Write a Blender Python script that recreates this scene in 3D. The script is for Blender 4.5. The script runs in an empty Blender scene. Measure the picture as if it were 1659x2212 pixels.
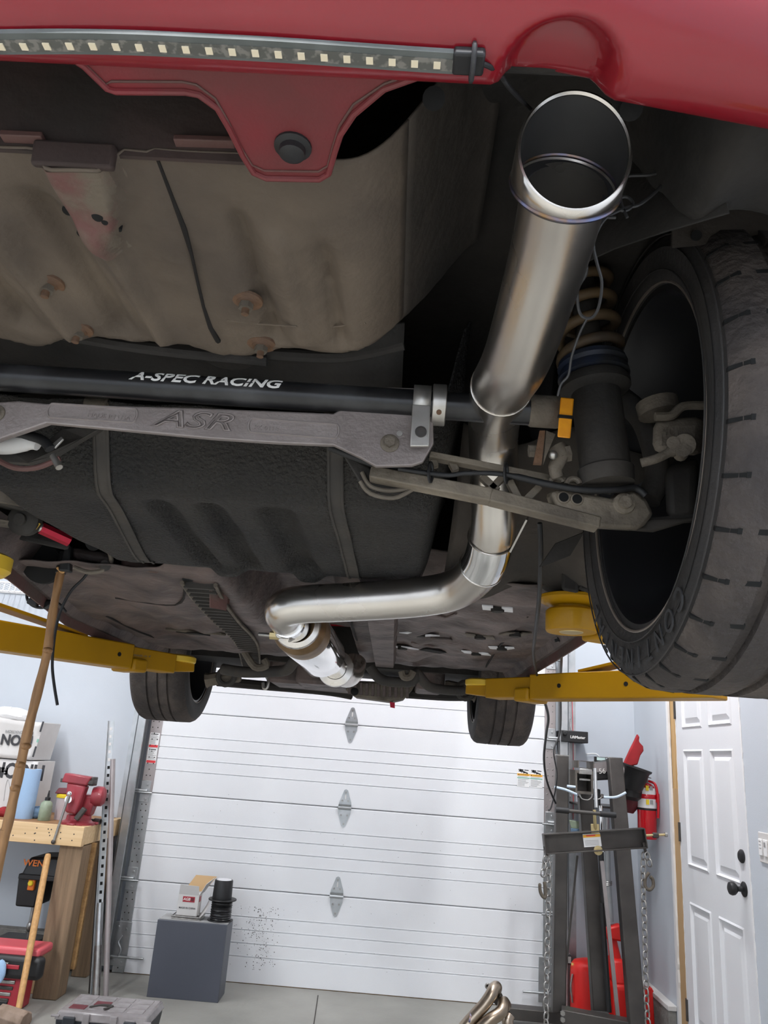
import bpy, math, random
from mathutils import Vector, Matrix
R = random.Random(7)
SC = bpy.context.scene
COL = SC.collection
# ------------------------------------------------------------------ camera
FPX, TH, RO, PS, CZ = 1642.0, math.radians(17.58), math.radians(4.37), math.radians(1.876), 1.43
YD, XR = 5.41, 1.656            # inner face of the garage door, face of the right wall
_o = Vector((-math.sin(PS)*math.cos(TH), math.cos(PS)*math.cos(TH), math.sin(TH)))
_r0 = Vector((math.cos(PS), math.sin(PS), 0))
_u0 = Vector((math.sin(PS)*math.sin(TH), -math.cos(PS)*math.sin(TH), math.cos(TH)))
_r = _r0*math.cos(RO) + _u0*math.sin(RO)
_u = -_r0*math.sin(RO) + _u0*math.cos(RO)
cd = bpy.data.cameras.new('camera')
cd.sensor_fit = 'VERTICAL'; cd.sensor_height = 36.0; cd.sensor_width = 27.0
cd.lens = FPX/2212*36.0; cd.clip_start = .02
cam = bpy.data.objects.new('camera', cd); COL.objects.link(cam)
cam.matrix_world = Matrix(((_r.x, _u.x, -_o.x, 0), (_r.y, _u.y, -_o.y, 0), (_r.z, _u.z, -_o.z, CZ), (0, 0, 0, 1)))
SC.camera = cam
# ------------------------------------------------------------------ world, ceiling lamps, exposure
w = bpy.data.worlds.new('world'); SC.world = w; w.use_nodes = True
w.node_tree.nodes['Background'].inputs[0].default_value = (.55, .6, .7, 1)
w.node_tree.nodes['Background'].inputs[1].default_value = .05
CEIL = 3.75
LAMPS = [(-.5, 4.6, 1.7, .2, 6), (.82, 3.65, .22, 1.9, 31), (-2.75, 3.1, .22, 2.4, 28), (-.6, -1.3, 1.9, .22, 84), (1.1, -.4, .22, 1.6, 45), (-2.3, -.3, .22, 1.8, 57)]
for x, y, sx, sy, e in LAMPS:
    l = bpy.data.lights.new('ceiling_lamp', 'AREA'); l.shape = 'RECTANGLE'; l.size = sx; l.size_y = sy
    l.energy = e; l.color = (.97, .985, 1.0)
    o = bpy.data.objects.new('ceiling_lamp', l); COL.objects.link(o); o.location = (x, y, CEIL-.12)
SC.view_settings.view_transform = 'Standard'; SC.view_settings.look = 'None'
SC.view_settings.exposure = 1.44; SC.view_settings.gamma = 1.0; SC.view_settings.use_curve_mapping = False

# ------------------------------------------------------------------ photograph pixel -> point in the room
def ray(px, py):
    dx, dy = px-829.5, py-1106
    return _o + _r*(dx/FPX) - _u*(dy/FPX)
def P(px, py, x=None, y=None, z=None, a=None):
    d = ray(px, py)
    t = a if a is not None else x/d.x if x is not None else y/d.y if y is not None else (z-CZ)/d.z
    return d*t + Vector((0, 0, CZ))

# ------------------------------------------------------------------ materials
MATS = {}
def mat(name, col, rough=.6, metal=0, col2=None, scale=6, detail=5, lo=.35, hi=.65, bump=0, bscale=60, coat=0,
        trans=0, emit=None, estr=0, stretch=None, alpha=1, ior=1.45, rvar=0, spec=.5):
    if name in MATS: return MATS[name]
    m = bpy.data.materials.new(name); m.use_nodes = True
    nt = m.node_tree; b = nt.nodes['Principled BSDF']
    b.inputs['Base Color'].default_value = (*col, 1); b.inputs['Roughness'].default_value = rough
    b.inputs['Metallic'].default_value = metal; b.inputs['IOR'].default_value = ior
    b.inputs['Specular IOR Level'].default_value = spec
    if coat: b.inputs['Coat Weight'].default_value = coat; b.inputs['Coat Roughness'].default_value = .08
    if trans: b.inputs['Transmission Weight'].default_value = trans
    if alpha < 1: b.inputs['Alpha'].default_value = alpha
    if emit: b.inputs['Emission Color'].default_value = (*emit, 1); b.inputs['Emission Strength'].default_value = estr
    if col2 or bump or rvar:
        tc = nt.nodes.new('ShaderNodeTexCoord'); mp = nt.nodes.new('ShaderNodeMapping')
        nt.links.new(tc.outputs['Object'], mp.inputs[0])
        if stretch: mp.inputs['Scale'].default_value = stretch
    if col2 or rvar:
        n = nt.nodes.new('ShaderNodeTexNoise'); n.inputs['Scale'].default_value = scale; n.inputs['Detail'].default_value = detail
        nt.links.new(mp.outputs[0], n.inputs['Vector'])
        rp = nt.nodes.new('ShaderNodeValToRGB')
        rp.color_ramp.elements[0].position = lo; rp.color_ramp.elements[1].position = hi
        rp.color_ramp.elements[0].color = (*col, 1); rp.color_ramp.elements[1].color = (*(col2 or col), 1)
        nt.links.new(n.outputs['Fac'], rp.inputs[0])
        if col2: nt.links.new(rp.outputs[0], b.inputs['Base Color'])
        if rvar:
            mr = nt.nodes.new('ShaderNodeMapRange'); mr.inputs['To Min'].default_value = max(.03, rough-rvar); mr.inputs['To Max'].default_value = min(1, rough+rvar)
            nt.links.new(n.outputs['Fac'], mr.inputs['Value']); nt.links.new(mr.outputs[0], b.inputs['Roughness'])
    if bump:
        n2 = nt.nodes.new('ShaderNodeTexNoise'); n2.inputs['Scale'].default_value = bscale; n2.inputs['Detail'].default_value = 4
        nt.links.new(mp.outputs[0], n2.inputs['Vector'])
        bp = nt.nodes.new('ShaderNodeBump'); bp.inputs['Strength'].default_value = bump; bp.inputs['Distance'].default_value = .02
        nt.links.new(n2.outputs['Fac'], bp.inputs['Height']); nt.links.new(bp.outputs[0], b.inputs['Normal'])
    MATS[name] = m
    return m
mat('paint', (.25, .008, .016), .3, 0, (.21, .008, .016), 3, coat=.6, spec=.35)
mat('paint_flange', (.19, .022, .028), .42, 0, (.13, .03, .03), 9, bump=.05, bscale=300)
mat('paint_dusty', (.12, .045, .04), .7, 0, (.085, .06, .05), 5, bump=.1)
mat('under', (.145, .112, .082), .8, 0, (.08, .062, .048), 7, 8, .3, .72, bump=.18, bscale=40)
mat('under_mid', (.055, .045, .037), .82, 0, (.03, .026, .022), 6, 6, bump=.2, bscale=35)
mat('tow_mix', (.13, .06, .052), .75, 0, (.13, .105, .078), 22, 5, .4, .6, bump=.2)
mat('panel_dark', (.05, .03, .026), .8, 0, (.03, .024, .021), 7, bump=.1)
mat('arm_metal', (.22, .185, .14), .7, .1, (.10, .083, .064), 14, 7, bump=.2, bscale=80)
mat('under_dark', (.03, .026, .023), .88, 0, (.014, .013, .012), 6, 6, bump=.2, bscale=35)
mat('under_floor', (.13, .095, .085), .6, 0, (.045, .036, .034), 9, 9, .32, .7, bump=.3, bscale=45, rvar=.2)
mat('undercoat', (.016, .0155, .0155), .72, 0, (.03, .027, .0235), 5, 7, bump=.9, bscale=170)
mat('black_hole', (.004, .004, .004), .9)
mat('seam', (.012, .01, .009), .9)
mat('stainless', (.66, .63, .59), .27, 1, (.56, .52, .48), 4, 4, bump=.02, bscale=25, rvar=.09)
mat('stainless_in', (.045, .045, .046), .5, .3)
mat('chrome', (.85, .85, .85), .07, 1)
mat('weld', (.30, .19, .10), .35, 1, (.16, .19, .34), 60)
mat('brown_steel', (.30, .2, .11), .4, .9, (.16, .1, .05), 20)
mat('cast', (.30, .262, .25), .5, .4, (.19, .162, .152), 8, 8, bump=.1, bscale=200)
mat('bar_black', (.012, .012, .013), .28, 0, (.04, .04, .042), 14, 8, .5, .75)
mat('silver', (.55, .53, .5), .38, .9, (.4, .38, .35), 25)
mat('rust', (.15, .08, .042), .85, 0, (.10, .06, .04), 30, bump=.3)
mat('dusty_metal', (.16, .135, .105), .75, .1, (.08, .066, .052), 14, 7, bump=.2, bscale=80)
mat('dusty_black', (.028, .026, .024), .75, 0, (.05, .043, .036), 10, bump=.1)
mat('spring', (.13, .082, .038), .6, 0, (.055, .04, .028), 12)
mat('blue_collar', (.02, .03, .06), .55, 0, (.03, .03, .03), 18)
mat('orange_clip', (.75, .3, .01), .4, 0, (.6, .22, .01), 40)
mat('rubber', (.02, .019, .019), .72, 0, (.036, .032, .03), 9, 7, bump=.12, bscale=120)
mat('tread', (.036, .03, .028), .8, 0, (.085, .068, .058), 12, 9, .42, .75, bump=.35, bscale=90)
mat('rim', (.02, .02, .022), .35, .3)
mat('rim_lip', (.24, .2, .17), .5, .5)
mat('rubber_text', (.034, .034, .036), .62)
mat('white_print', (.8, .79, .76), .5)
mat('yellow', (.36, .182, .0), .5, 0, (.32, .16, .0), 5, coat=.1, spec=.3)
mat('yellow_pale', (.62, .40, .03), .5)
mat('orange_wear', (.42, .13, .03), .6)
mat('plastic_black', (.014, .014, .015), .45)
mat('wire_black', (.012, .012, .013), .55)
mat('wire_grey', (.035, .035, .037), .5)
mat('led_silicone', (.13, .14, .135), .65, 0, (.10, .11, .105), 30)
mat('led_board', (.10, .10, .09), .5, 0, (.2, .19, .17), 140, 2, .5, .6)
mat('led_chip', (.78, .68, .50), .45)
mat('red_anod', (.35, .012, .03), .3, .6)
mat('pale_plate', (.62, .62, .64), .5)
mat('door_white', (.77, .78, .80), .42, 0, (.74, .75, .775), 3, bump=.05, bscale=220)
mat('wall_paint', (.56, .60, .65), .6, 0, (.53, .57, .62), 2.2, 6, bump=.03, bscale=150)
mat('ceiling_paint', (.75, .76, .78), .8)
mat('concrete', (.335, .328, .30), .6, 0, (.22, .217, .198), 1.7, 10, .3, .72, bump=.08, bscale=40, rvar=.15)
mat('concrete_block', (.30, .29, .27), .85, 0, (.2, .195, .18), 14, 8, bump=.4, bscale=60)
mat('galv', (.50, .51, .52), .38, .85, (.40, .42, .43), 16, 6, rvar=.1)
mat('galv_warm', (.40, .36, .355), .5, .6, (.34, .31, .31), 10)
mat('steel_dark', (.085, .078, .072), .45, .5, (.055, .05, .047), 7, 6)
mat('crane_edge', (.15, .135, .115), .45, .5, (.10, .09, .08), 12)
mat('steel', (.42, .41, .39), .35, .9, (.3, .29, .28), 30)
mat('pine', (.72, .52, .30), .6, 0, (.62, .42, .22), 2.2, 8, .35, .65, stretch=(1, 22, 22))
mat('pine_z', (.60, .40, .19), .6, 0, (.50, .30, .12), 2.2, 8, .35, .65, stretch=(22, 22, 1))
mat('old_wood', (.30, .205, .125), .75, 0, (.17, .115, .07), 2.6, 9, .3, .7, bump=.3, bscale=30, stretch=(16, 16, 1))
mat('osb', (.45, .27, .11), .8, 0, (.30, .17, .07), 40, 6, bump=.4)
mat('ply_top', (.40, .22, .10), .6, 0, (.28, .14, .06), 9)
mat('stick_wood', (.36, .19, .075), .5, 0, (.17, .085, .035), 14, 6, .35, .7, stretch=(6, 6, 1))
mat('handle_wood', (.55, .31, .12), .5, 0, (.42, .23, .085), 6, 5, stretch=(16, 16, 1))
mat('hammer_head', (.30, .22, .17), .8, 0, (.2, .14, .1), 20)
mat('box_white', (.66, .645, .63), .75, 0, (.58, .565, .55), 5)
mat('cardboard', (.50, .33, .17), .8)
mat('ink', (.045, .045, .05), .7)
mat('ink_grey', (.30, .30, .30), .7)
mat('blue_paper', (.34, .50, .72), .9, bump=.3, bscale=300)
mat('cloth_blue', (.16, .25, .36), .9, 0, (.1, .17, .26), 12)
mat('cloth_red', (.36, .02, .025), .85, 0, (.24, .014, .018), 12)
mat('vise_red', (.34, .035, .05), .4, 0, (.24, .03, .04), 10, coat=.2)
mat('bottle_green', (.30, .36, .27), .35, 0, (.20, .25, .17), 16)
mat('tub_clear', (.62, .55, .56), .2, alpha=.75)
mat('tub_red', (.42, .12, .16), .5)
mat('maroon', (.13, .022, .03), .5)
mat('yellow_lid', (.80, .60, .03), .4)
mat('cab_grey', (.082, .088, .11), .42, 0, (.074, .08, .10), 2, bump=.03, bscale=200)
mat('cab_top', (.36, .36, .36), .6)
mat('red_plastic', (.72, .016, .012), .4, 0, (.62, .014, .01), 4)
mat('red_gloss', (.55, .006, .014), .22, coat=.5)
mat('tool_red', (.36, .025, .04), .35)
mat('pink_lid', (.62, .10, .12), .35)
mat('orange_pl', (.68, .17, .02), .5)
mat('clear_lid', (.40, .37, .37), .2, 0, (.32, .29, .29), 18, alpha=.72)
mat('toolbox_dark', (.022, .026, .032), .5)
mat('paper_white', (.80, .80, .80), .8)
mat('sticker_orange', (.85, .42, .03), .6)
mat('sticker_green', (.22, .45, .36), .6)
mat('sticker_red', (.72, .05, .06), .6)
mat('blue_cord', (.42, .55, .70), .8, 0, (.62, .68, .74), 300)
mat('tan_steel', (.52, .42, .22), .4, .7)
mat('green_led', (.0, .35, .1), .4, emit=(.0, 1.0, .25), estr=6)
mat('screen', (.55, .7, .68), .3)
mat('lamp_diffuser', (.9, .9, .9), .5, emit=(.97, .985, 1), estr=6)
mat('header_steel', (.50, .42, .34), .3, 1, (.30, .24, .18), 7, 5, rvar=.1)
mat('yellow_dot', (.80, .80, .02), .5)
mat('grime', (.06, .055, .05), .9)
mat('soot', (.12, .115, .11), .95)

# ------------------------------------------------------------------ mesh builder
def V(*a): return Vector(a)
def frames(pts):
    n = len(pts); T = []
    for i in range(n):
        t = pts[min(i+1, n-1)] - pts[max(i-1, 0)]
        T.append(t.normalized() if t.length > 1e-9 else V(0, 0, 1))
    a = V(0, 0, 1) if abs(T[0].z) < .9 else V(1, 0, 0)
    N = (a - T[0]*a.dot(T[0])).normalized(); out = []
    for i in range(n):
        N = (N - T[i]*N.dot(T[i])).normalized()
        out.append((T[i], N, T[i].cross(N)))
    return out
def cr(pts, n=8):
    pts = [Vector(p) for p in pts]; out = []
    for i in range(len(pts)-1):
        a = pts[max(i-1, 0)]; b = pts[i]; c = pts[i+1]; d = pts[min(i+2, len(pts)-1)]
        for k in range(n):
            t = k/n
            out.append(.5*((2*b)+(c-a)*t+(2*a-5*b+4*c-d)*t*t+(3*b-a-3*c+d)*t**3))
    out.append(pts[-1]); return out
def bend(pts, rad, n=8):
    """polyline with rounded corners"""
    pts = [Vector(p) for p in pts]; out = [pts[0]]
    for i in range(1, len(pts)-1):
        a, b, c = pts[i-1], pts[i], pts[i+1]
        r = min(rad, (a-b).length*.48, (c-b).length*.48)
        p, q = b+(a-b).normalized()*r, b+(c-b).normalized()*r
        for k in range(n+1):
            t = k/n; out.append(p*(1-t)**2 + b*2*t*(1-t) + q*t*t)
    out.append(pts[-1]); return out
class MB:
    def __init__(s): s.v = []; s.f = []
    def add(s, vs, fs):
        o = len(s.v); s.v += [Vector(q) for q in vs]; s.f += [tuple(o+i for i in f) for f in fs]; return s
    def box(s, c, d, M=None):
        c = Vector(c); x, y, z = d[0]/2, d[1]/2, d[2]/2
        vs = [V(i*x, j*y, k*z) for i in (-1, 1) for j in (-1, 1) for k in (-1, 1)]
        if M: vs = [M @ q for q in vs]
        return s.add([c+q for q in vs], [(0, 1, 3, 2), (4, 6, 7, 5), (0, 4, 5, 1), (2, 3, 7, 6), (0, 2, 6, 4), (1, 5, 7, 3)])
    def span(s, a, b):
        a, b = Vector(a), Vector(b); return s.box((a+b)/2, [abs(q) for q in (b-a)])
    def hexa(s, p):   # bottom 4 (ccw), top 4
        return s.add(p, [(3, 2, 1, 0), (4, 5, 6, 7), (0, 1, 5, 4), (1, 2, 6, 5), (2, 3, 7, 6), (3, 0, 4, 7)])
    def beam(s, a, b, wd, h, up=(0, 0, 1), w2=None, h2=None):
        a, b = Vector(a), Vector(b); t = (b-a).normalized(); up = Vector(up)
        sd = t.cross(up).normalized(); up = sd.cross(t).normalized(); w2 = wd if w2 is None else w2; h2 = h if h2 is None else h2
        q = []
        for p, W, H in ((a, wd, h), (b, w2, h2)):
            q += [p-sd*W/2-up*H/2, p+sd*W/2-up*H/2, p+sd*W/2+up*H/2, p-sd*W/2+up*H/2]
        return s.hexa(q)
    def tube(s, pts, r, n=12, cap=True, closed=False):
        pts = [Vector(p) for p in pts]; m = len(pts)
        if closed:
            fr = frames(pts+[pts[0], pts[1]])[1:m+1]; pts = pts[1:]+pts[:1]
        else: fr = frames(pts)
        rs = r if isinstance(r, (list, tuple)) else [r]*m
        vs = [];
        for i in range(m):
            t, a, b = fr[i]
            vs += [pts[i] + (a*math.cos(2*math.pi*k/n) + b*math.sin(2*math.pi*k/n))*rs[i] for k in range(n)]
        fs = []
        for i in range(m if closed else m-1):
            j = (i+1) % m
            fs += [(i*n+k, i*n+(k+1) % n, j*n+(k+1) % n, j*n+k) for k in range(n)]
        if cap and not closed:
            fs.append(tuple(range(n-1, -1, -1))); fs.append(tuple((m-1)*n+k for k in range(n)))
        return s.add(vs, fs)
    def cyl(s, a, b, r, n=20, r2=None):
        return s.tube([a, b], [r, r if r2 is None else r2], n)
    def lathe(s, o, ax, prof, n=32, cap=True):
        o = Vector(o); ax = Vector(ax).normalized(); h = V(0, 0, 1) if abs(ax.z) < .9 else V(1, 0, 0)
        e1 = (h-ax*h.dot(ax)).normalized(); e2 = ax.cross(e1); vs = []
        for r, q in prof:
            vs += [o+ax*q+(e1*math.cos(2*math.pi*k/n)+e2*math.sin(2*math.pi*k/n))*r for k in range(n)]
        fs = [(i*n+k, i*n+(k+1) % n, (i+1)*n+(k+1) % n, (i+1)*n+k) for i in range(len(prof)-1) for k in range(n)]
        if cap: fs += [tuple(range(n-1, -1, -1)), tuple((len(prof)-1)*n+k for k in range(n))]
        return s.add(vs, fs)
    def prism(s, pts, off):
        off = Vector(off); pts = [Vector(p) for p in pts]; n = len(pts)
        return s.add(pts+[p+off for p in pts], [tuple(range(n-1, -1, -1)), tuple(range(n, 2*n))] + [(i, (i+1) % n, n+(i+1) % n, n+i) for i in range(n)])
    def grid(s, fn, nu, nv):
        vs = [fn(i/nu, j/nv) for i in range(nu+1) for j in range(nv+1)]
        return s.add(vs, [(i*(nv+1)+j, (i+1)*(nv+1)+j, (i+1)*(nv+1)+j+1, i*(nv+1)+j+1) for i in range(nu) for j in range(nv)])
    def ball(s, c, r, n=16, m=10, sq=None):
        c = Vector(c); r = r if isinstance(r, (tuple, list)) else (r, r, r); vs = []
        for i in range(m+1):
            a = math.pi*i/m
            vs += [c+V(r[0]*math.sin(a)*math.cos(2*math.pi*k/n), r[1]*math.sin(a)*math.sin(2*math.pi*k/n), r[2]*math.cos(a)) for k in range(n)]
        return s.add(vs, [(i*n+k, (i+1)*n+k, (i+1)*n+(k+1) % n, i*n+(k+1) % n) for i in range(m) for k in range(n)])
    def hexnut(s, c, ax, r, h):
        return s.lathe(c, ax, [(r, 0), (r, h)], 6)
    def mesh(s, name, org):
        me = bpy.data.meshes.new(name); me.from_pydata([q-org for q in s.v], [], s.f); me.update(); return me
    def build(s, name, m, parent=None, smooth=True, bevel=0, solid=0, ang=38, seg=2, subd=0):
        lo = V(*[min(q[i] for q in s.v) for i in range(3)]); hi = V(*[max(q[i] for q in s.v) for i in range(3)])
        org = V((lo.x+hi.x)/2, (lo.y+hi.y)/2, lo.z)
        me = s.mesh(name, org)
        import bmesh
        bm = bmesh.new(); bm.from_mesh(me); bmesh.ops.recalc_face_normals(bm, faces=bm.faces); bm.to_mesh(me); bm.free()
        me.materials.append(MATS[m])
        if smooth:
            me.polygons.foreach_set('use_smooth', [True]*len(me.polygons)); me.set_sharp_from_angle(angle=math.radians(ang))
        return put(name, me, org, parent, bevel, solid, seg, subd)
WLOC = {}
def put(name, me, org, parent=None, bevel=0, solid=0, seg=2, subd=0):
    o = bpy.data.objects.new(name, me); COL.objects.link(o)
    if parent: o.parent = parent; o.location = org-WLOC[parent.name]
    else: o.location = org
    WLOC[o.name] = Vector(org)
    if solid:
        md = o.modifiers.new('thickness', 'SOLIDIFY'); md.thickness = solid; md.offset = 0
    if bevel:
        md = o.modifiers.new('bevel', 'BEVEL'); md.width = bevel; md.segments = seg; md.limit_method = 'ANGLE'; md.angle_limit = math.radians(40)
    if subd:
        md = o.modifiers.new('subdivision', 'SUBSURF'); md.levels = subd; md.render_levels = subd
    return o
def thing(name, label, cat, loc, group=None):
    o = bpy.data.objects.new(name, None); COL.objects.link(o); o.location = Vector(loc); WLOC[o.name] = Vector(loc)
    o.empty_display_size = .1
    return tag(o, label, cat, group)
def tag(o, label, cat, group=None):
    o['label'] = label; o['category'] = cat
    if group: o['group'] = group
    return o
def struct(o): o['kind'] = 'structure'; return o
def copy_to(o, org, parent=None, rot=None):
    c = o.copy(); COL.objects.link(c); c.parent = parent
    c.location = Vector(org)-(WLOC[parent.name] if parent else V(0, 0, 0)); WLOC[c.name] = Vector(org)
    if rot: c.rotation_euler = rot
    return c
def text(name, body, org, xd, yd, h, m, parent=None, outline=0, depth=.0006, shear=0, align='CENTER', sx=1, bold=0, fn=None):
    cu = bpy.data.curves.new(name, 'FONT'); cu.body = body; cu.size = 1; cu.align_x = align; cu.align_y = 'CENTER'; cu.shear = shear
    cu.resolution_u = 3
    if outline: cu.fill_mode = 'NONE'; cu.bevel_depth = outline/h*.7; cu.bevel_resolution = 0
    else: cu.extrude = depth/h*.7; cu.offset = bold
    t = bpy.data.objects.new(name, cu); COL.objects.link(t)
    me = bpy.data.meshes.new_from_object(t.evaluated_get(bpy.context.evaluated_depsgraph_get()))
    bpy.data.objects.remove(t); bpy.data.curves.remove(cu)
    xd = Vector(xd).normalized(); yd = Vector(yd).normalized(); zd = xd.cross(yd); org = Vector(org); k = h/.7
    for vt in me.vertices:
        q = vt.co.copy()
        vt.co = fn(q.x*k*sx, q.y*k, q.z*k) if fn else xd*(q.x*k*sx)+yd*(q.y*k)+zd*(q.z*k)
    me.materials.clear(); me.materials.append(MATS[m]); me.name = name
    return put(name, me, org, parent)
def sm(t): t = max(0, min(1, t)); return t*t*(3-2*t)
def rotm(ax, deg): return Matrix.Rotation(math.radians(deg), 3, ax)
# ================================================================== the setting
XL, YB = -4.2, -2.6
struct(MB().span((XL-.2, YB-.2, -.2), (XR+.3, YD+.3, 0)).build('floor', 'concrete'))
struct(MB().span((XL-.2, YB-.2, CEIL), (XR+.3, YD+.3, CEIL+.15)).build('ceiling', 'ceiling_paint'))
struct(MB().span((XL-.2, YD+.05, 0), (XR+.3, YD+.25, CEIL)).build('wall_front', 'wall_paint'))
struct(MB().span((XL-.2, YB, 0), (XL, YD+.05, CEIL)).build('wall_left', 'wall_paint'))
struct(MB().span((XL, YB-.2, 0), (XR, YB, CEIL)).build('wall_back', 'wall_paint'))
DY0, DY1, DZ = 3.80, 4.665, 2.06           # interior door opening
ROY = 4.80
wr = MB()
for a, b in (((XR, YB, 0), (XR+.12, DY0, CEIL)), ((XR, ROY, .0), (XR+.12, YD+.05, CEIL)), ((XR, DY0, DZ), (XR+.12, ROY, CEIL)), ((XR+.10, DY0, 0), (XR+.12, ROY, DZ))): wr.span(a, b)
struct(wr.build('wall_right', 'wall_paint'))
# concrete joint lines in the floor
jl = MB()
for x0, y0, x1, y1 in ((-.35, 5.3, -.25, 3.2), (-1.9, 4.05, 1.6, 4.15)): jl.beam((x0, y0, .0012), (x1, y1, .0012), .006, .002)
struct(jl.build('trim_1', 'grime'))
# concrete block curb under the walls
cb = struct(MB().span((XR-.045, ROY+.03, 0), (XR, YD+.05, .20)).build('baseboard_right', 'concrete_block', bevel=.006))
struct(MB().span((XR-.05, ROY+.02, .20), (XR, YD+.05, .225)).build('trim_2', 'box_white', bevel=.003))
MB().span((XR-.16, 4.62, 0), (XR-.001, 4.83, .13)).build('block', 'concrete_block', cb, bevel=.012)
cf = struct(MB().span((XL, YD-.03, 0), (-1.80, YD+.05, .2)).build('baseboard_front', 'concrete_block', bevel=.006))
for i in range(6):
    MB().span((-1.83-.4*(i+1)+.008, YD-.05, 0), (-1.83-.4*i, YD-.029, .195)).build('block', 'concrete_block', cf, bevel=.008)
struct(MB().span((1.13, YD-.0, 0), (XR-.05, YD+.051, .16)).build('baseboard_back', 'concrete_block', bevel=.006))
# ------------------------------------------------------------------ garage door
DXL, DXR, SECH = -1.585, 1.03, .5335
gd = bpy.data.objects.new('door_1', None); COL.objects.link(gd); gd.location = (-.28, YD, 0); WLOC[gd.name] = V(-.28, YD, 0); struct(gd)
gd['label'] = 'white ribbed steel sectional garage door at the far end'
prof = [(0, .006)]
for f in (.28, .42, .56, .70):
    z = f*SECH
    prof += [(z-.006, 0), (z-.003, .006), (z+.001, .006), (z+.004, -.001), (z+.0075, 0)]
prof = [(0.0012, .010), (.006, 0)] + prof[1:] + [(SECH-.007, 0), (SECH-.0012, .010)]
m = MB()
for x in (DXL-.005, DXR+.005): m.v += [V(x, YD+d, z) for z, d in prof] + [V(x, YD+.045, SECH-.001), V(x, YD+.045, .001)]
n = len(prof)+2
m.f = [(i, (i+1) % n, n+(i+1) % n, n+i) for i in range(n)] + [tuple(range(n)), tuple(range(2*n-1, n-1, -1))]
pan = m.build('door_panel', 'door_white', gd, smooth=False)
base = WLOC[pan.name].copy()
for k in range(1, 5): copy_to(pan, base+V(0, 0, k*SECH), gd)
MB().span((DXL-.07, YD+.005, .0), (DXR+.07, YD+.03, .02)).build('bottom_seal', 'brown_steel', gd)
def stile(x0, x1, k, side):
    m = MB().span((x0, YD-.006, k*SECH+.002), (x1, YD+.04, (k+1)*SECH-.002))
    o = m.build('end_stile', 'galv_warm' if k > 1 else 'galv', gd, bevel=.002)
    rv = MB()
    for i in range(13):
        z = k*SECH+.03+i*.039
        for dx in ((.25, .7) if i % 3 else (.48,)):
            rv.lathe((x0+(x1-x0)*(dx+R.uniform(-.08, .08)), YD-.006, z), (0, -1, 0), [(.0042, 0), (.0042, .001), (.002, .003)], 8)
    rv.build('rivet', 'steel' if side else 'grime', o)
    return o
for k in range(5):
    stile(DXL-.078, DXL, k, 0); stile(DXR, DXR+.075, k, 1)
def diamond(z, x):
    h = MB()
    for s in (1, -1):
        h.prism([(x-.042, YD-.004, z+s*.010), (x-.040, YD-.004, z+s*.035), (x-.012, YD-.004, z+s*.112), (x, YD-.004, z+s*.118), (x+.012, YD-.004, z+s*.112), (x+.040, YD-.004, z+s*.035), (x+.042, YD-.004, z+s*.010)][::s], (0, .005, 0))
    h.cyl((x-.044, YD-.012, z), (x+.044, YD-.012, z), .009, 12)
    h.prism([(x-.042, YD-.016, z+.022), (x+.042, YD-.016, z+.022), (x+.042, YD-.004, z-.012), (x-.042, YD-.004, z-.012)], (0, .004, 0))
    o = h.build('hinge', 'galv', gd, ang=25)
    b = MB()
    for dx, dz in ((-.02, .045), (.02, .045), (-.02, -.045), (.02, -.045), (0, .098), (0, -.098)):
        b.hexnut((x+dx, YD-.004, z+dz), (0, -1, 0), .007, .006)
    b.build('bolt', 'steel', o)
    MB().span((x-.004, YD-.0048, z+.055), (x+.004, YD-.003, z+.085)).build('slot', 'box_white', o)
for z, px, py in ((SECH, 727, 1937), (2*SECH, 745, 1742), (3*SECH, 760, 1560)): diamond(z, P(px, py, y=YD).x)
def roller(x, z, s):
    m = MB().span((x-.032, YD-.012, z-.06), (x+.032, YD-.005, z+.075))
    m.cyl((x-s*.055, YD-.03, z), (x+s*.12, YD-.03, z), .006, 10)
    m.cyl((x-s*.02, YD-.024, z+.012), (x+s*.07, YD-.024, z+.012), .011, 12)
    m.cyl((x+s*.10, YD-.03, z), (x+s*.118, YD-.03, z), .024, 16)
    for dz in (.05, -.04): m.hexnut((x+.01, YD-.012, z+dz), (0, -1, 0), .008, .006)
    m.build('roller_hinge', 'galv', gd, bevel=.0015)
for k in (1, 2, 3, 4):
    roller(DXL-.045, k*SECH, -1); roller(DXR+.04, k*SECH, 1)
for x, s in ((DXL-.045, -1), (DXR+.035, 1)):          # bottom corner brackets
    m = MB().span((x-.06, YD-.012, .04), (x+.05, YD-.004, .29))
    m.cyl((x-s*.16, YD-.028, .095), (x+s*.1, YD-.028, .095), .007, 10)
    m.tube(cr([(x, YD-.03, .1), (x+.012, YD-.04, .14), (x-.01, YD-.036, .18), (x+.008, YD-.03, .215)], 5), .006, 8)
    for dx, dz in ((-.03, .07), (.02, .06), (-.03, .26), (.02, .25)): m.hexnut((x+dx, YD-.012, dz), (0, -1, 0), .007, .005)
    m.build('corner_bracket', 'galv', gd, bevel=.001)
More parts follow.
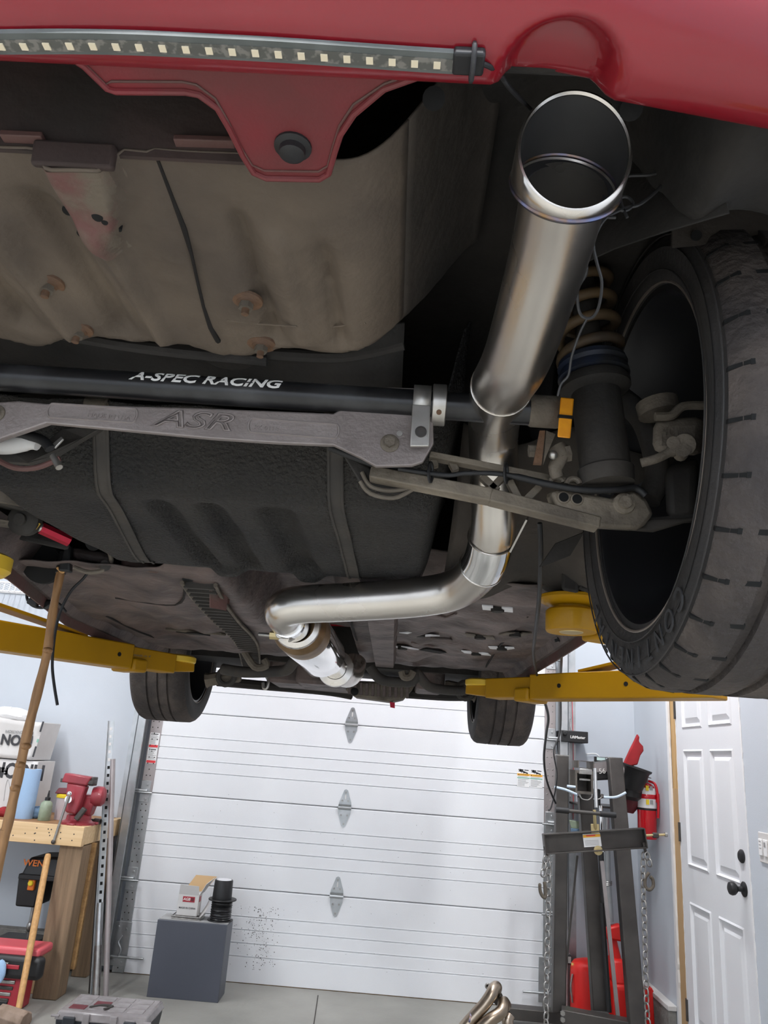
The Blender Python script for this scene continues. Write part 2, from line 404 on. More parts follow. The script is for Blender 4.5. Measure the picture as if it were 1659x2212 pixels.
# labels on the door
def sticker(x0, x1, z0, z1, name, bands, y=YD-.001, par=gd, txt=()):
    o = MB().span((x0, y-.0006, z0), (x1, y, z1)).build(name, 'paper_white', par)
    W, H = x1-x0, z1-z0
    for mname, u0, u1, v0, v1 in bands:
        MB().span((x0+u0*W, y-.001, z0+v0*H), (x0+u1*W, y-.0005, z0+v1*H)).build('print', mname, o)
    for s, u, v, h in txt:
        text('lettering', s, (x0+u*W, y-.0012, z0+v*H), (1, 0, 0), (0, 0, 1), h*H, 'ink', o, depth=.0002)
    return o
def lines(u0, u1, v0, v1, n, m='ink_grey'):
    return [(m, u0, u0+(u1-u0)*R.uniform(.55, 1), v1-(i+.75)*(v1-v0)/n, v1-(i+.35)*(v1-v0)/n) for i in range(n)]
a, b = P(1117, 1660, y=YD), P(1172, 1703, y=YD)
for i in range(2):
    W = (b.x-a.x)/2
    x0 = a.x+i*W
    o = sticker(x0+.002, x0+W-.002, b.z, a.z-(.0), 'warning_label', [('sticker_orange', 0, 1, .62, .74), ('sticker_green', 0, 1, .47, .53)] + lines(.06, .95, .04, .45, 8)+lines(.06, .9, .54, .61, 2),
                txt=[('▲', .12, .68, .07), ('WARNING' if i == 0 else 'ADVERTENCIA', .56, .68, .075 if i == 0 else .05)])
    q = MB(); zz = lambda t: b.z+t*(a.z-b.z)
    q.beam((x0+.1*W, YD-.0018, zz(.955)), (x0+.5*W, YD-.0018, zz(.945)), .0004, .006); q.beam((x0+.56*W, YD-.0018, zz(.945)), (x0+.9*W, YD-.0018, zz(.935)), .0004, .006)
    q.beam((x0+.2*W, YD-.0018, zz(.93)), (x0+.42*W, YD-.0018, zz(.85)), .0004, .016); q.beam((x0+.4*W, YD-.0018, zz(.87)), (x0+.85*W, YD-.0018, zz(.76)), .0004, .009)
    q.beam((x0+.12*W, YD-.0018, zz(.86)), (x0+.3*W, YD-.0018, zz(.9)), .0004, .006); q.beam((x0+.62*W, YD-.0018, zz(.84)), (x0+.5*W, YD-.0018, zz(.77)), .0004, .007)
    q.build('pictogram', 'ink', o)
x0, x1 = DXL-.070, DXL-.006
for zt in (P(335, 1583, y=YD).z, P(329, 1616, y=YD).z):
    sticker(x0, x1, zt-.098, zt, 'stile_label', [('sticker_red', .02, .98, .03, .2), ('ink', .1, .2, .86, .96), ('ink', .25, .85, .88, .94)] + lines(.05, .95, .24, .84, 9), y=YD-.0062)
# faint soot mark low on the door: specks thrown up by grinding
sp = MB()
for i in range(260):
    t = R.random()**.8; x = R.gauss(0, .05+.02*t); z = .08+.36*t
    c = P(560, 2040, y=YD)
    rr = R.uniform(.0012, .0035)
    sp.lathe((c.x+x+.02*math.sin(z*14), YD-.0002, z), (0, -1, 0), [(rr, 0), (rr*.6, .0008)], 5)
for i in range(90):
    rr = R.uniform(.001, .0022); sp.lathe((R.uniform(-1.3, .9), YD-.0002, R.uniform(.1, 1.1)), (0, -1, 0), [(rr, 0), (rr*.6, .0006)], 5)
o = sp.build('soot_speck', 'soot', gd); o['kind'] = 'stuff'
tag(MB().lathe(P(1134, 1580, y=YD), (0, -1, 0), [(.013, 0), (.013, .004), (.008, .006)], 16).build('yellow_dot', 'yellow_dot'), 'small bright yellow round sticker on the garage door beside the tyre', 'sticker')
# ------------------------------------------------------------------ door tracks
def track(x, s, label):
    t = thing('door_track', label, 'track', (x, YD, 0))
    rail = MB()
    pts = [(x-s*.022, 5.40-.085), (x-s*.027, 5.40-.085), (x-s*.027, 5.40-.10), (x+s*.02, 5.40-.10), (x+s*.03, 5.40-.085), (x+s*.03, 5.40-.035), (x+s*.02, 5.40-.02), (x-s*.024, 5.40-.02)]
    inn = [(px_-s*.0, py_) for px_, py_ in pts]
    mm = MB()
    for z in (.06, 2.75): mm.v += [V(q[0], q[1], z) for q in pts]
    k = len(pts); mm.f = [(i, i+1, k+i+1, k+i) for i in range(k-1)]
    mm.build('rail', 'galv', t, solid=.002, smooth=False)
    a = MB().prism([(x+s*.031, YD-.10, 0), (x+s*.033, YD-.10, 0), (x+s*.033, YD+.046, 0), (x+s*.11, YD+.046, 0), (x+s*.11, YD+.049, 0), (x+s*.031, YD+.049, 0)], (0, 0, 2.75))
    a.build('wall_angle', 'galv', t, smooth=False)
    for z in (.3, .75, 1.25, 1.75, 2.2):
        q = MB().span((x+s*.033, YD-.055, z-.03), (x+s*.05, YD+.0, z+.03)); q.hexnut((x+s*.05, YD-.03, z), (s, 0, 0), .01, .008)
        q.build('bracket', 'galv', t, bevel=.002)
    return t
track(DXL-.115, -1, 'galvanised vertical door track left of the garage door, beside the workbench')
track(DXR+.112, 1, 'galvanised vertical door track right of the garage door, behind the engine crane')
# ------------------------------------------------------------------ interior six-panel door in the right wall
d2 = bpy.data.objects.new('door_2', None); COL.objects.link(d2); d2.location = (XR, (DY0+DY1)/2, 0); WLOC[d2.name] = V(XR, (DY0+DY1)/2, 0); struct(d2)
d2['label'] = 'white six-panel interior door with a black knob'
X0 = XR+.004
DW = DY1-DY0
rows = [(.20, .79), (.97, 1.575), (1.69, 1.93)]
cols = [(.10, .385), (.48, .765)]            # from hinge side
cols = [(DY1-b_, DY1-a_) for a_, b_ in cols]
slab = MB()
ys = sorted([DY0+.003, DY1-.003]+[q for c in cols for q in c]); zs = sorted([.012, 2.045]+[q for r_ in rows for q in r_])
for i in range(len(ys)-1):
    for j in range(len(zs)-1):
        hole = any(abs(ys[i]-c[0]) < 1e-6 for c in cols) and any(abs(zs[j]-r_[0]) < 1e-6 for r_ in rows)
        slab.span((X0+(.012 if hole else 0), ys[i], zs[j]), (X0+.04, ys[i+1], zs[j+1]))
slab.build('door_slab', 'door_white', d2, smooth=False)
for c in cols:
    for r_ in rows:
        m = MB(); y0, y1 = c; z0, z1 = r_
        def ring(o, x): return [V(x, y0+o, z0+o), V(x, y1-o, z0+o), V(x, y1-o, z1-o), V(x, y0+o, z1-o)]
        rs = [ring(0, X0+.011), ring(.0, X0-.001), ring(.008, X0-.006), ring(.015, X0+.0095), ring(.028, X0+.0095), ring(.056, X0-.001)]
        for q in rs: m.v += q
        for i in range(len(rs)-1): m.f += [(i*4+k, i*4+(k+1) % 4, (i+1)*4+(k+1) % 4, (i+1)*4+k) for k in range(4)]
        m.f.append(tuple((len(rs)-1)*4+k for k in range(4)))
        m.build('door_panel', 'door_white', d2, smooth=False)
ky = DY0+.075; kz = P(1605, 1925, x=XR-.03).z
kn = MB().lathe((X0, ky, kz), (-1, 0, 0), [(.033, 0), (.033, .004), (.026, .009), (.012, .012), (.011, .03), (.018, .036), (.0275, .046), (.030, .058), (.026, .068), (.014, .074), (.0, .0755)], 24)
kn.build('door_knob', 'plastic_black', d2)
MB().lathe((X0, ky, kz+.14), (-1, 0, 0), [(.03, 0), (.03, .006), (.022, .014), (.01, .016)], 24).build('deadbolt', 'plastic_black', d2)
for z in (.25, 1.13, 1.80):
    m = MB().cyl((X0-.004, DY1+.004, z-.05), (X0-.004, DY1+.004, z+.05), .007, 10); m.span((X0-.002, DY1-.002, z-.05), (X0+.002, DY1+.03, z+.05))
    m.build('hinge', 'steel_dark', d2)
# raw framing and torn drywall edge around the door
struct(MB().span((XR+.012, DY1+.012, 0), (XR+.10, ROY-.016, DZ)).build('trim_3', 'pine_z', bevel=.002))
struct(MB().span((XR+.009, DY1+.014, 0), (XR+.02, ROY-.018, 1.36)).build('trim_4', 'cardboard'))
def ragged(name, y0, y1, amp, x0=XR-.003, z1=DZ, n=70, m='paper_white'):
    mm = MB(); 
    for i in range(n+1):
        z = z1*i/n; e = R.uniform(-amp, amp)
        mm.v += [V(x0, y0-e*.6, z), V(x0, y1+e, z), V(x0+.012, y1+e, z), V(x0+.012, y0-e*.6, z)]
    for i in range(n): mm.f += [(i*4+k, i*4+(k+1) % 4, i*4+4+(k+1) % 4, i*4+4+k) for k in range(4)]
    mm.f += [(0, 1, 2, 3), tuple(n*4+k for k in (3, 2, 1, 0))]
    return struct(mm.build(name, m, smooth=False))
ragged('trim_5', ROY-.02, ROY+.012, .004)
ragged('trim_6', DY1+.002, DY1+.012, .004, XR+.004)
ragged('trim_7', DY0-.012, DY0-.002, .006)
# light switch plate on the right wall
sw = thing('light_switch', 'white three-gang light switch plate on the right wall past the door', 'light switch', P(1645, 1830, x=XR))
c = P(1655, 1832, x=XR)
MB().span((XR-.007, c.y-.10, c.z-.062), (XR, c.y+.055, c.z+.062)).build('plate', 'box_white', sw, bevel=.003)
for k in range(3):
    yy = c.y+.03-k*.046
    q = MB().span((XR-.013, yy-.016, c.z-.034), (XR-.006, yy+.016, c.z+.034)).build('rocker', 'paper_white', sw, bevel=.002)
    if k == 1: MB().span((XR-.0145, yy-.007, c.z+.004), (XR-.0125, yy+.007, c.z+.024)).build('indicator', 'ink_grey', q)
    else:
        for i in range(3): MB().span((XR-.0138, yy-.01, c.z+.022-i*.014), (XR-.0128, yy+.008, c.z+.025-i*.014)).build('print', 'ink_grey', q)
# ceiling lamp housings
for i, (x, y, sx, sy, e) in enumerate(LAMPS):
    t = thing('ceiling_light', ['long ceiling shop light above the garage door', 'ceiling shop light above the interior door', 'ceiling shop light left of the lifted car', 'ceiling shop light behind the lifted car', 'ceiling shop light near the right wall behind the viewer', 'ceiling shop light at the back left corner'][i], 'lamp', (x, y, CEIL-.08), 'ceiling shop lights')
    MB().span((x-sx/2-.02, y-sy/2-.02, CEIL-.10), (x+sx/2+.02, y+sy/2+.02, CEIL)).build('housing', 'ceiling_paint', t, bevel=.01)
# wire shelf high on the far left wall
ws = thing('wire_shelf', 'white wire shelf high on the far wall at left', 'shelf', P(20, 1260, y=5.2))
c = P(30, 1262, y=5.1); m = MB()
for dz in (0, -.06): m.cyl((-3.6, 5.05, c.z+dz), (-2.0, 5.05, c.z+dz), .006, 8)
m.cyl((-3.6, YD+.04, c.z), (-2.0, YD+.04, c.z), .006, 8)
for i in range(40):
    x = -3.58+i*.04
    m.tube([(x, YD+.04, c.z+.004), (x, 5.05, c.z+.004), (x, 5.04, c.z-.06)], .0028, 6)
m.build('wire_deck', 'paper_white', ws)
for x in (-3.3, -2.3): MB().beam((x, YD+.045, c.z-.25), (x, 5.08, c.z-.01), .02, .012).build('bracket', 'paper_white', ws)
# ================================================================== the car on the lift
CX = -.265                                    # centre line of the car
car = thing('car', 'red hatchback raised on a lift, seen from underneath behind its rear bumper', 'car', (CX, 2.2, 1.5))
# ---- rear bumper skin
prof = [(.436, 1.904), (.43, 1.897), (.42, 1.893), (.407, 1.893), (.396, 1.897), (.385, 1.9035), (.374, 1.913), (.362, 1.928), (.35, 1.95), (.341, 1.98), (.335, 2.03), (.33, 2.12), (.332, 2.22), (.345, 2.33), (.37, 2.42)]
pp = cr([V(0, y, z) for y, z in prof], 8)
def bumper(u, v):
    x = -1.105+u*1.68
    q = pp[round(v*(len(pp)-1))].copy()
    s = max(0, x-.08); q.y += .16*s+.35*max(0, x-.3)**1.5 + .35*max(0, -.83-x)**1.5
    if abs(x-.085) < .08 and q.y < .5:         # exhaust recess stamped into the lower edge
        du = (x-.0855)/.041; dv = max(0, (.418-q.y)/.034) if q.z < 1.99 else 9
        rr = math.sqrt(du*du+dv*dv); k = 1-sm((rr-.74)/.36)
        q.z += .030*k; q.y += .012*k
    q.x = x; return q
bp = MB().grid(bumper, 326, len(pp)-1).build('rear_bumper', 'paint', car, solid=.003, ang=60)
# flange below the bumper with its centre tab
fl = [(0, 120), (150, 122), (182, 141), (232, 190), (250, 196), (400, 197), (430, 203), (470, 232), (495, 275), (525, 335), (548, 372), (575, 384), (690, 386), (710, 374), (722, 330), (735, 290), (765, 245), (830, 190), (900, 165), (960, 152), (1085, 146)]
fp = [P(a, b, z=1.899) for a, b in fl]
fp = [V(-1.05, fp[0].y, 1.899)] + fp
fb = MB().prism(fp + [V(fp[-1].x, .418, 1.899), V(-1.05, .418, 1.899)], (0, 0, .003)).build('bumper_flange', 'paint_flange', car, smooth=False)
MB().tube([q+V(0, 0, -.0005) for q in fp], .0028, 8).build('flange_bead', 'paint_flange', fb)
MB().tube([q+V(0, -.009 if 4 < i < 18 else -.004, -.0004) for i, q in enumerate(fp)][3:-1], .0011, 6).build('flange_crease', 'paint_dusty', fb)
b0 = P(633, 315, z=1.899)
MB().lathe(b0, (0, 0, -1), [(.0155, 0), (.0155, .002), (.011, .004), (.0105, .009), (.007, .011), (0, .0115)], 20).build('push_clip', 'plastic_black', fb)
# inner bumper beam & rear panel
MB().hexa([(-1.0, .545, 1.918), (-.135, .545, 1.918), (-.135, .549, 1.918), (-1.0, .549, 1.918), (-1.0, .50, 2.12), (-.10, .50, 2.12), (-.10, .52, 2.12), (-1.0, .52, 2.12)]).build('rear_panel', 'panel_dark', car)
MB().beam((-1.0, .46, 2.03), (.5, .46, 2.03), .06, .09).build('bumper_beam', 'under_dark', car, bevel=.01)
for px0, px1, py in ((0, 90, 287), (375, 505, 297)):
    a, b = P(px0, py, y=.535), P(px1, py+4, y=.535)
    MB().beam(a+V(0, .004, 0), b+V(0, .004, 0), .010, .006).build('panel_lip', 'paint_dusty', car, bevel=.001)
MB().hexa([(-.352, .540, 1.900), (-.278, .540, 1.900), (-.278, .549, 1.902), (-.352, .549, 1.902), (-.352, .536, 1.924), (-.278, .536, 1.924), (-.278, .546, 1.924), (-.352, .546, 1.924)]).build('tow_root_shade', 'panel_dark', car, bevel=.003)  # root filler, coloured dark so the gap above the bulge looks shadowed
def brk(ps, y):
    return [P(a, b, y=y) for a, b in ps]
# recess dark panel right of the well and around the exhaust
def liner(u, v):
    x = -.16+u*.69; y = .44+v*.48
    lowr = .93*sm((x-.185)/.07)*(1-sm((y-.60)/.16))
    z = 1.925+.165*sm((y-.445)/.05)*(1-lowr) + .06*sm((y-.52)/.3)*(1-lowr)
    z += .012*math.sin(x*37+y*15)*sm((y-.48)/.1)
    if x > .24: z += .08*sm((y-.6)/.12)
    return V(x, y, z)
lin = MB().grid(liner, 60, 44).build('inner_quarter_panel', 'under_dark', car, solid=.003, ang=80)
for px, py in ((937, 213), (1345, 213), (1362, 235)):
    q = P(px, py, y=.475); MB().lathe(q, (0, -.7, -.7), [(.009, 0), (.009, .0035), (.004, .004)], 14).build('hole_plug', 'black_hole', lin)
# wheel arch flap hanging in front of the tyre
ff = [P(a, b, y=.72) for a, b in ((1453, 490), (1452, 536), (1500, 532), (1560, 522), (1659, 503), (1780, 480), (1780, 420), (1600, 430), (1480, 455))]
flap = MB().prism(ff, (0, .004, .003)).build('arch_flap', 'under_mid', car, smooth=False)
MB().lathe(P(1503, 510, y=.719), (0, -1, -.2), [(.006, 0), (.006, .003)], 14).build('hole_plug', 'black_hole', flap)
def arch(u, v):
    a = math.pi*(.20+.78*u); r = .355
    return V(.27+v*.32, .96-r*math.cos(a)*.98, 1.86+r*math.sin(a)+.03)
MB().grid(arch, 24, 4).build('wheel_arch', 'under_dark', car, solid=.003)
def arch_in(u, v):
    a = math.pi*(.02+.96*u); r = .355*(1-v)+.03
    return V(.275-.09*math.sin(v*2.6), .96-r*math.cos(a)*.98+.04*v, 1.90+r*math.sin(a)*.98+v*.18)
MB().grid(arch_in, 20, 6).build('inner_wheel_house', 'under_dark', car, solid=.003)
# ---- spare wheel well / trunk floor
def well(u, v, dz=0):
    x = -.86+u*.93; y = .543+v*.38
    z = 1.922-.016*v
    z += .19*sm((x+.085)/.16)**1.3 + .13*sm((y-.862-.014*math.sin(x*21)-.009*math.sin(x*47))/.045)
    z += .05*sm((.57-y)/.05)*0
    for xr, hw, h, y0 in ((-.185, .011, .010, .60), (-.150, .014, -.006, .62), (-.105, .011, .009, .64), (-.325, .014, -.012, .60), (-.375, .016, .011, .58), (-.44, .016, -.012, .60), (-.50, .016, .012, .56), (-.57, .02, -.012, .56), (-.64, .02, .012, .56)):
        xx = x-xr-.05*(y-.7)
        z += 1.7*h*math.exp(-(xx/hw)**2)*sm((y-y0)/.05)*(1-sm((y-.83)/.03))
    bw = .040-.018*sm((y-.55)/.1); bx = x+.315+.10*(y-.55)
    z -= .024*(1-sm((abs(bx)-bw*.55)/(bw*.5)))*(1-sm((y-.615)/.06))
    if x > -.247: z += .004
    z += .0025*math.sin(x*31+2*y)*math.sin(y*26+x*9)
    return V(x, y, z+dz)
we = MB().grid(lambda u, v: well(u*.9, v), 124, 60).build('trunk_floor', 'under', car, solid=.002, ang=70)
MB().grid(lambda u, v: well(.9+u*.1, v), 14, 60).build('trunk_side_shaded', 'under_mid', car, solid=.002, ang=70)  # side of the well, its shade put into a darker brown
def wz(x, y): return well((x+.86)/.93, (y-.543)/.38).z
def onwell(px, py):
    q = P(px, py, z=1.91)
    for _ in range(6): q = P(px, py, z=wz(q.x, q.y))
    return q
sm_pts = [onwell(a, b)+V(0, 0, -.0015) for a, b in ((336, 328), (352, 370), (375, 430), (398, 490), (415, 550), (428, 610), (440, 660), (455, 705), (472, 735))]
MB().tube(sm_pts, [.0015, .0017, .002, .003, .0018, .0018, .002, .003, .0035], 6).build('floor_seam', 'seam', we)
MB().tube([onwell(a, b)+V(0, 0, -.001) for a, b in ((490, 690), (560, 698), (640, 703), (720, 704), (790, 696))], .0012, 6).build('sealer_bead', 'under', we)
def stud(px, py, rusty=True):
    q = onwell(px, py); o = MB().lathe(q+V(0, 0, .002), (0, 0, -1), [(.019, 0), (.0185, .003), (.012, .0045), (.011, .006)], 22).build('washer', 'rust', we)
    MB().hexnut(q+V(0, 0, -.003), (0, 0, -1), .0085, .008).build('nut', 'dusty_metal', o)
    MB().cyl(q+V(0, 0, -.010), q+V(0, 0, -.018), .0045, 10).build('stud', 'rust', o)
for a in ((103, 612), (168, 712), (533, 650), (565, 744)): stud(*a)
for px, py, r in ((338, 690, .0055), (182, 503, .0072), (256, 493, .0035)):
    q = onwell(px, py); MB().lathe(q+V(0, 0, .004), (0, 0, -1), [(r, 0), (r, .006), (r*.7, .0065)], 16).build('drain_hole', 'black_hole', we)
# tow eye pressing: painted skin over the bulge
def tow(u, v):
    y = .546+v*.12; bw = .040-.018*sm((y-.55)/.1); x = -.315-.10*(y-.55)+(2*u-1)*bw*1.02
    return V(x, y, wz(x, y)-.0016)
MB().grid(tow, 24, 20).build('tow_eye_skin', 'tow_mix', we, ang=80)
for px, py, r in ((148, 455, .006), (212, 468, .006), (228, 480, .0035)):
    q = onwell(px, py)+V(0, 0, .004); MB().lathe(q, (0, -.3, -1), [(r, 0), (r*.9, .006), (r*.4, .0065)], 14).build('drain_hole', 'black_hole', we)
# ---- dark cross member region above the sway bar
def xm(u, v):
    x = -1.0+u*.98; y = .845+v*.26
    return V(x, y, 1.955-.03*math.sin(v*math.pi)+.012*math.sin(x*19)-.02*sm((v-.7)/.3))
MB().grid(xm, 40, 10).build('rear_crossmember', 'under_dark', car, solid=.004, ang=70)
q = P(487, 790, y=.9); MB().lathe((q.x, q.y, 1.965), (0, -.15, -1), [(.046, 0), (.046, .03), (.043, .042), (.03, .046), (.012, .047)], 28).build('floor_grommet', 'under_dark', car)
for s, xx in ((1, 0), (1, 1)):
    pts = ((-.66, .86, 1.945), (-.40, .885, 1.918), (-.2, .9, 1.915)) if xx == 0 else ((-.2, .90, 1.925), (-.1, .895, 1.925), (-.02, .88, 1.94))
    MB().tube(cr(pts, 5), .008, 8).build('brake_cable', 'under_dark', car)
MB().span((-1.06, .42, 2.13), (.53, 3.9, 2.16)).build('light_block_deck', 'under_dark', car)  # added deck sheet, blocks lamp light from above and backs the gaps
# ---- sway bar with its lettering
BZ, BYY, BR = 1.873, .915, .0188
bar = MB().cyl((-.86, BYY, BZ+.002), (.197, BYY, BZ-.001), BR, 32).build('sway_bar', 'bar_black', car)
tc = P(440, 845, y=BYY-BR*.9)
def onbar(x, y, z, r=BR):
    a = math.radians(20) + y/r
    return V(x, -math.cos(a)*(r+.0012+z), math.sin(a)*(r+.0012+z))
text('lettering', 'A-SPEC RACING', V(tc.x, BYY, BZ), (1, 0, 0), (0, 0, 1), .0142, 'white_print', bar, depth=.0003, shear=.25, sx=1.36, bold=.022, fn=onbar)
MB().lathe((.150, BYY, BZ), (1, 0, 0), [(.0195, 0), (.0215, .004), (.0215, .038), (.018, .047)], 24).build('bar_end', 'dusty_metal', bar)
# clamp band and collar
cx = P(910, 890, y=.9).x
m = MB(); k = 20; prof2 = []
for i in range(k+1):
    a = math.radians(110+i*7.2*1.25); prof2.append((BYY-.0+.0232*math.cos(a)-.0, BZ+.0232*math.sin(a)))
for w_ in (cx-.0115, cx+.0115):
    m.v += [V(w_, y, z) for y, z in prof2]
n = k+1; m.f = [(i, i+1, n+i+1, n+i) for i in range(k)]
cl = m.build('clamp_band', 'silver', car, solid=.003)
MB().prism([(cx-.0125, .8925, BZ-.012), (cx+.0115, .8925, BZ-.012), (cx+.0125, .8935, BZ-.068), (cx-.0115, .8935, BZ-.070)], (0, .005, 0)).build('clamp_leg', 'silver', cl, bevel=.001)
MB().lathe((cx+.001, .8925, BZ-.050), (0, -1, 0), [(.0075, 0), (.0075, .002), (.0062, .002), (.0062, .0005)], 20).build('bolt', 'steel_dark', cl)
cx = P(948, 890, y=.9).x
co = MB().lathe((cx-.009, BYY, BZ), (1, 0, 0), [(.0205, 0), (.0265, 0), (.0275, .001), (.0275, .017), (.0265, .018), (.0205, .018)], 32, cap=False).build('collar', 'silver', car)
MB().lathe((cx, BYY-.019, BZ-.019), (0, -.7, -.7), [(.0035, -.001), (.0035, .0015)], 12).build('set_screw', 'rust', co)
# orange clip on the bar end
a, b = P(1240, 858, y=.90), P(1204, 946, y=.90)
oc = MB().hexa([P(1204, 944, y=.88), P(1232, 947, y=.88), P(1232, 947, y=.91), P(1204, 944, y=.91), P(1211, 858, y=.88), P(1240, 861, y=.88), P(1240, 861, y=.91), P(1211, 858, y=.91)]).build('orange_clip', 'orange_clip', car, bevel=.0015)
MB().beam(P(1205, 899, y=.879), P(1237, 902, y=.879), .004, .0035).build('clip_groove', 'black_hole', oc)
# ---- cast subframe brace
br = [(-140, 905), (0, 868), (40, 866), (100, 872), (450, 882), (720, 893), (800, 850), (838, 836), (900, 838), (934, 846), (937, 958), (914, 998), (890, 1006), (812, 1008), (780, 990), (720, 962), (600, 957), (450, 947), (220, 925), (100, 914), (0, 948), (-140, 1010)]
YB2 = .912
bpz = [P(a, b, y=YB2) for a, b in br]
brace = MB().prism(bpz, (0, .016, .004)).build('subframe_brace', 'cast', car, smooth=False, bevel=.0022)
def stad(x0, x1, yc0, yc1, h):
    a, b = P(x0, yc0, y=YB2-.0004), P(x1, yc1, y=YB2-.0004); d = (b-a).normalized(); nrm = V(-d.z, 0, d.x); pts = []
    r = h
    for c, s0 in ((b, -90), (a, 90)):
        for i in range(13):
            t = math.radians(s0+i*15); sq = 1.0
            cc = c - d*r*.55*(1 if c is b else -1)
            pts.append(cc + d*(r*.55*math.cos(t)) + nrm*(r*math.sin(t)))
    return pts
for x0, x1, y0, y1, s in ((103, 296, 886, 898, 'MADE IN USA'), (537, 732, 918, 932, 'PK 0118')):
    pts = stad(x0, x1, y0, y1, .0098)
    sl = MB().tube(pts, .0016, 6, closed=True).build('slot_rim', 'cast', brace)
    cen = sum(pts, V(0, 0, 0))/len(pts)
    MB().prism([cen+(q-cen)*.97+V(0, -.0003, 0) for q in pts], (0, .0006, 0)).build('slot_floor', 'cast', brace, smooth=False)
    tp = P(235 if x0 < 300 else 575, 900 if x0 < 300 else 925, y=YB2-.001)
    text('cast_lettering', s, tp, (1, 0, -.03), (.03, 0, 1), .006, 'cast', brace, depth=.0004, sx=1.1)
text('cast_emblem', 'ASR', P(415, 909, y=YB2-.0008), (1, 0, -.005), (.005, 0, 1), .0235, 'cast', brace, outline=.0011, shear=.35, sx=1.75)
for px, py, r in ((842, 958, .0125), (-8, 893, .012)):
    q = P(px, py, y=YB2); o = MB().lathe(q, (0, -1, 0), [(r, 0), (r, .0015), (r*.82, .003), (r*.6, .003)], 24).build('bolt_washer', 'dusty_metal', brace)
    MB().hexnut(q+V(0, -.002, 0), (0, -1, 0), r*.6, .006).build('bolt_head', 'dusty_metal', o)
MB().lathe(P(863, 937, y=YB2), (0, -1, 0), [(.004, -.001), (.004, .001), (.002, .001)], 12).build('dowel', 'silver', brace)
# ---- fuel tank
TX0, TX1, TY0, TY1 = -.84, .075, 1.0, 1.53
def tank(u, v):
    x = TX0+u*(TX1-TX0); y = TY0+v*(TY1-TY0)
    z = 1.787-.026*sm((y-1.12)/.38)
    z += .10*sm((1.13-y)/.13)**1.2
    left = -.73+.09*sm((y-1.2)/.32)
    z += .16*(1-sm((x-left+.02)/.11))**1.6
    z += .17*sm((x-(TX1-.055))/.055)**1.7
    for xg, hw in ((-.31, .020), (-.205, .028), (-.395, .02)):
        z += .024*math.exp(-((x-xg-.06*(y-1.3))/hw)**4)*sm((y-1.13)/.06)*(1-sm((y-1.47)/.03))
    z += .06*sm((y-1.512)/.018)
    if y > 1.475:
        k = sm((y-1.475)/.006)
        bmp = math.exp(-((x+.19)/.028)**4)+math.exp(-((x+.355)/.030)**4)
        z += k*(.006-.020*bmp*(1-sm((y-1.505)/.02)))
    z += .0022*math.sin(x*40+y*8)*math.sin(y*33)
    return V(x, y, z)
tk = MB().grid(tank, 120, 80).build('fuel_tank', 'undercoat', car, solid=.003, ang=70)
def tz(x, y): return tank((x-TX0)/(TX1-TX0), (y-TY0)/(TY1-TY0)).z
for pa, pb, kx in (((205, 975), (322, 1214), 0), ((718, 1000), (767, 1240), 1)):
    a = P(*pa, y=1.03); b = P(*pb, y=1.51)
    for yy in (1.51,):
        b = P(*pb, z=tz(b.x, yy))
    m = MB(); n = 26; W = .0125
    for i in range(n+1):
        t = i/n; y = 1.02+t*.5; x = a.x+(b.x-a.x)*(t if kx else sm(t)*.3+t*.7)
        for s in (-1, -.72, -.7, .7, .72, 1):
            zz = min(tz(max(TX0, min(TX1, x+s*W)), y) for _ in (0,))
            m.v.append(V(x+s*W, y, tz(x, y)-.005+(0 if abs(s) > .71 else .0022)))
    m.f = [(i*6+j, i*6+j+1, i*6+7+j, i*6+6+j) for i in range(n) for j in range(5)]
    st = m.build('tank_strap', 'dusty_black', car, solid=.002, ang=30)
    q = V(a.x, 1.015, tz(a.x, 1.03)+.012)
    h = MB().span(q+V(-.016, -.012, -.03), q+V(.016, .012, .012)); h.cyl(q+V(-.017, -.008, .0), q+V(.017, -.008, .0), .011, 14); h.span(q+V(-.005, -.015, -.028), q+V(.005, -.011, .01))
    h.build('strap_bracket', 'dusty_metal', st, bevel=.003)
# ---- floor pan
def floor(u, v):
    y = 1.50+v*1.88; xe = -.83-.15*max(0, min(1, (y-1.49)/.75)); x = xe+u*(.455-xe)
    if y < 1.66: y += (1.66-y)/.16*.085*sm((-.42-x)/.12)
    z = 1.772
    c = abs(x-(CX-.01)); z += .14*(1-sm((c-.085)/.05))
    for xs, hw, h in ((-.80, .05, .010), (-.62, .05, -.008), (.12, .05, .010), (.27, .04, -.008), (.0, .03, .008)):
        z += h*math.exp(-((x-xs)/hw)**4)*sm((y-1.7)/.1)*(1-sm((y-2.9)/.1))
    for xs, ys, rx, ry, h in ((-.6, 2.3, .12, .09, .016), (.2, 2.35, .14, .1, .014), (-.75, 1.75, .1, .08, .012), (.25, 1.8, .1, .08, .012), (.05, 2.75, .06, .12, -.016), (-.55, 2.85, .16, .1, -.012), (.3, 2.8, .1, .12, .01)):
        z += h*math.exp(-(((x-xs)/rx)**2+((y-ys)/ry)**2)**2)
    z += .003*math.sin(x*23+y*5)*math.sin(y*17+x*4)+.0016*math.sin(x*71+y*33)
    z += .07*sm((y-3.05)/.3) + .06*(1-sm((y-1.52)/.07))*sm((x+.64)/.05)*(1-sm((x-.12)/.05))
    return V(x, y, z)
fpn = MB().grid(floor, 120, 130).build('floor_pan', 'under_floor', car, solid=.003, ang=70)
def fz(x, y):
    xe = -.83-.15*max(0, min(1, (y-1.49)/.75)); return floor((x-xe)/(.455-xe), (y-1.50)/1.88).z
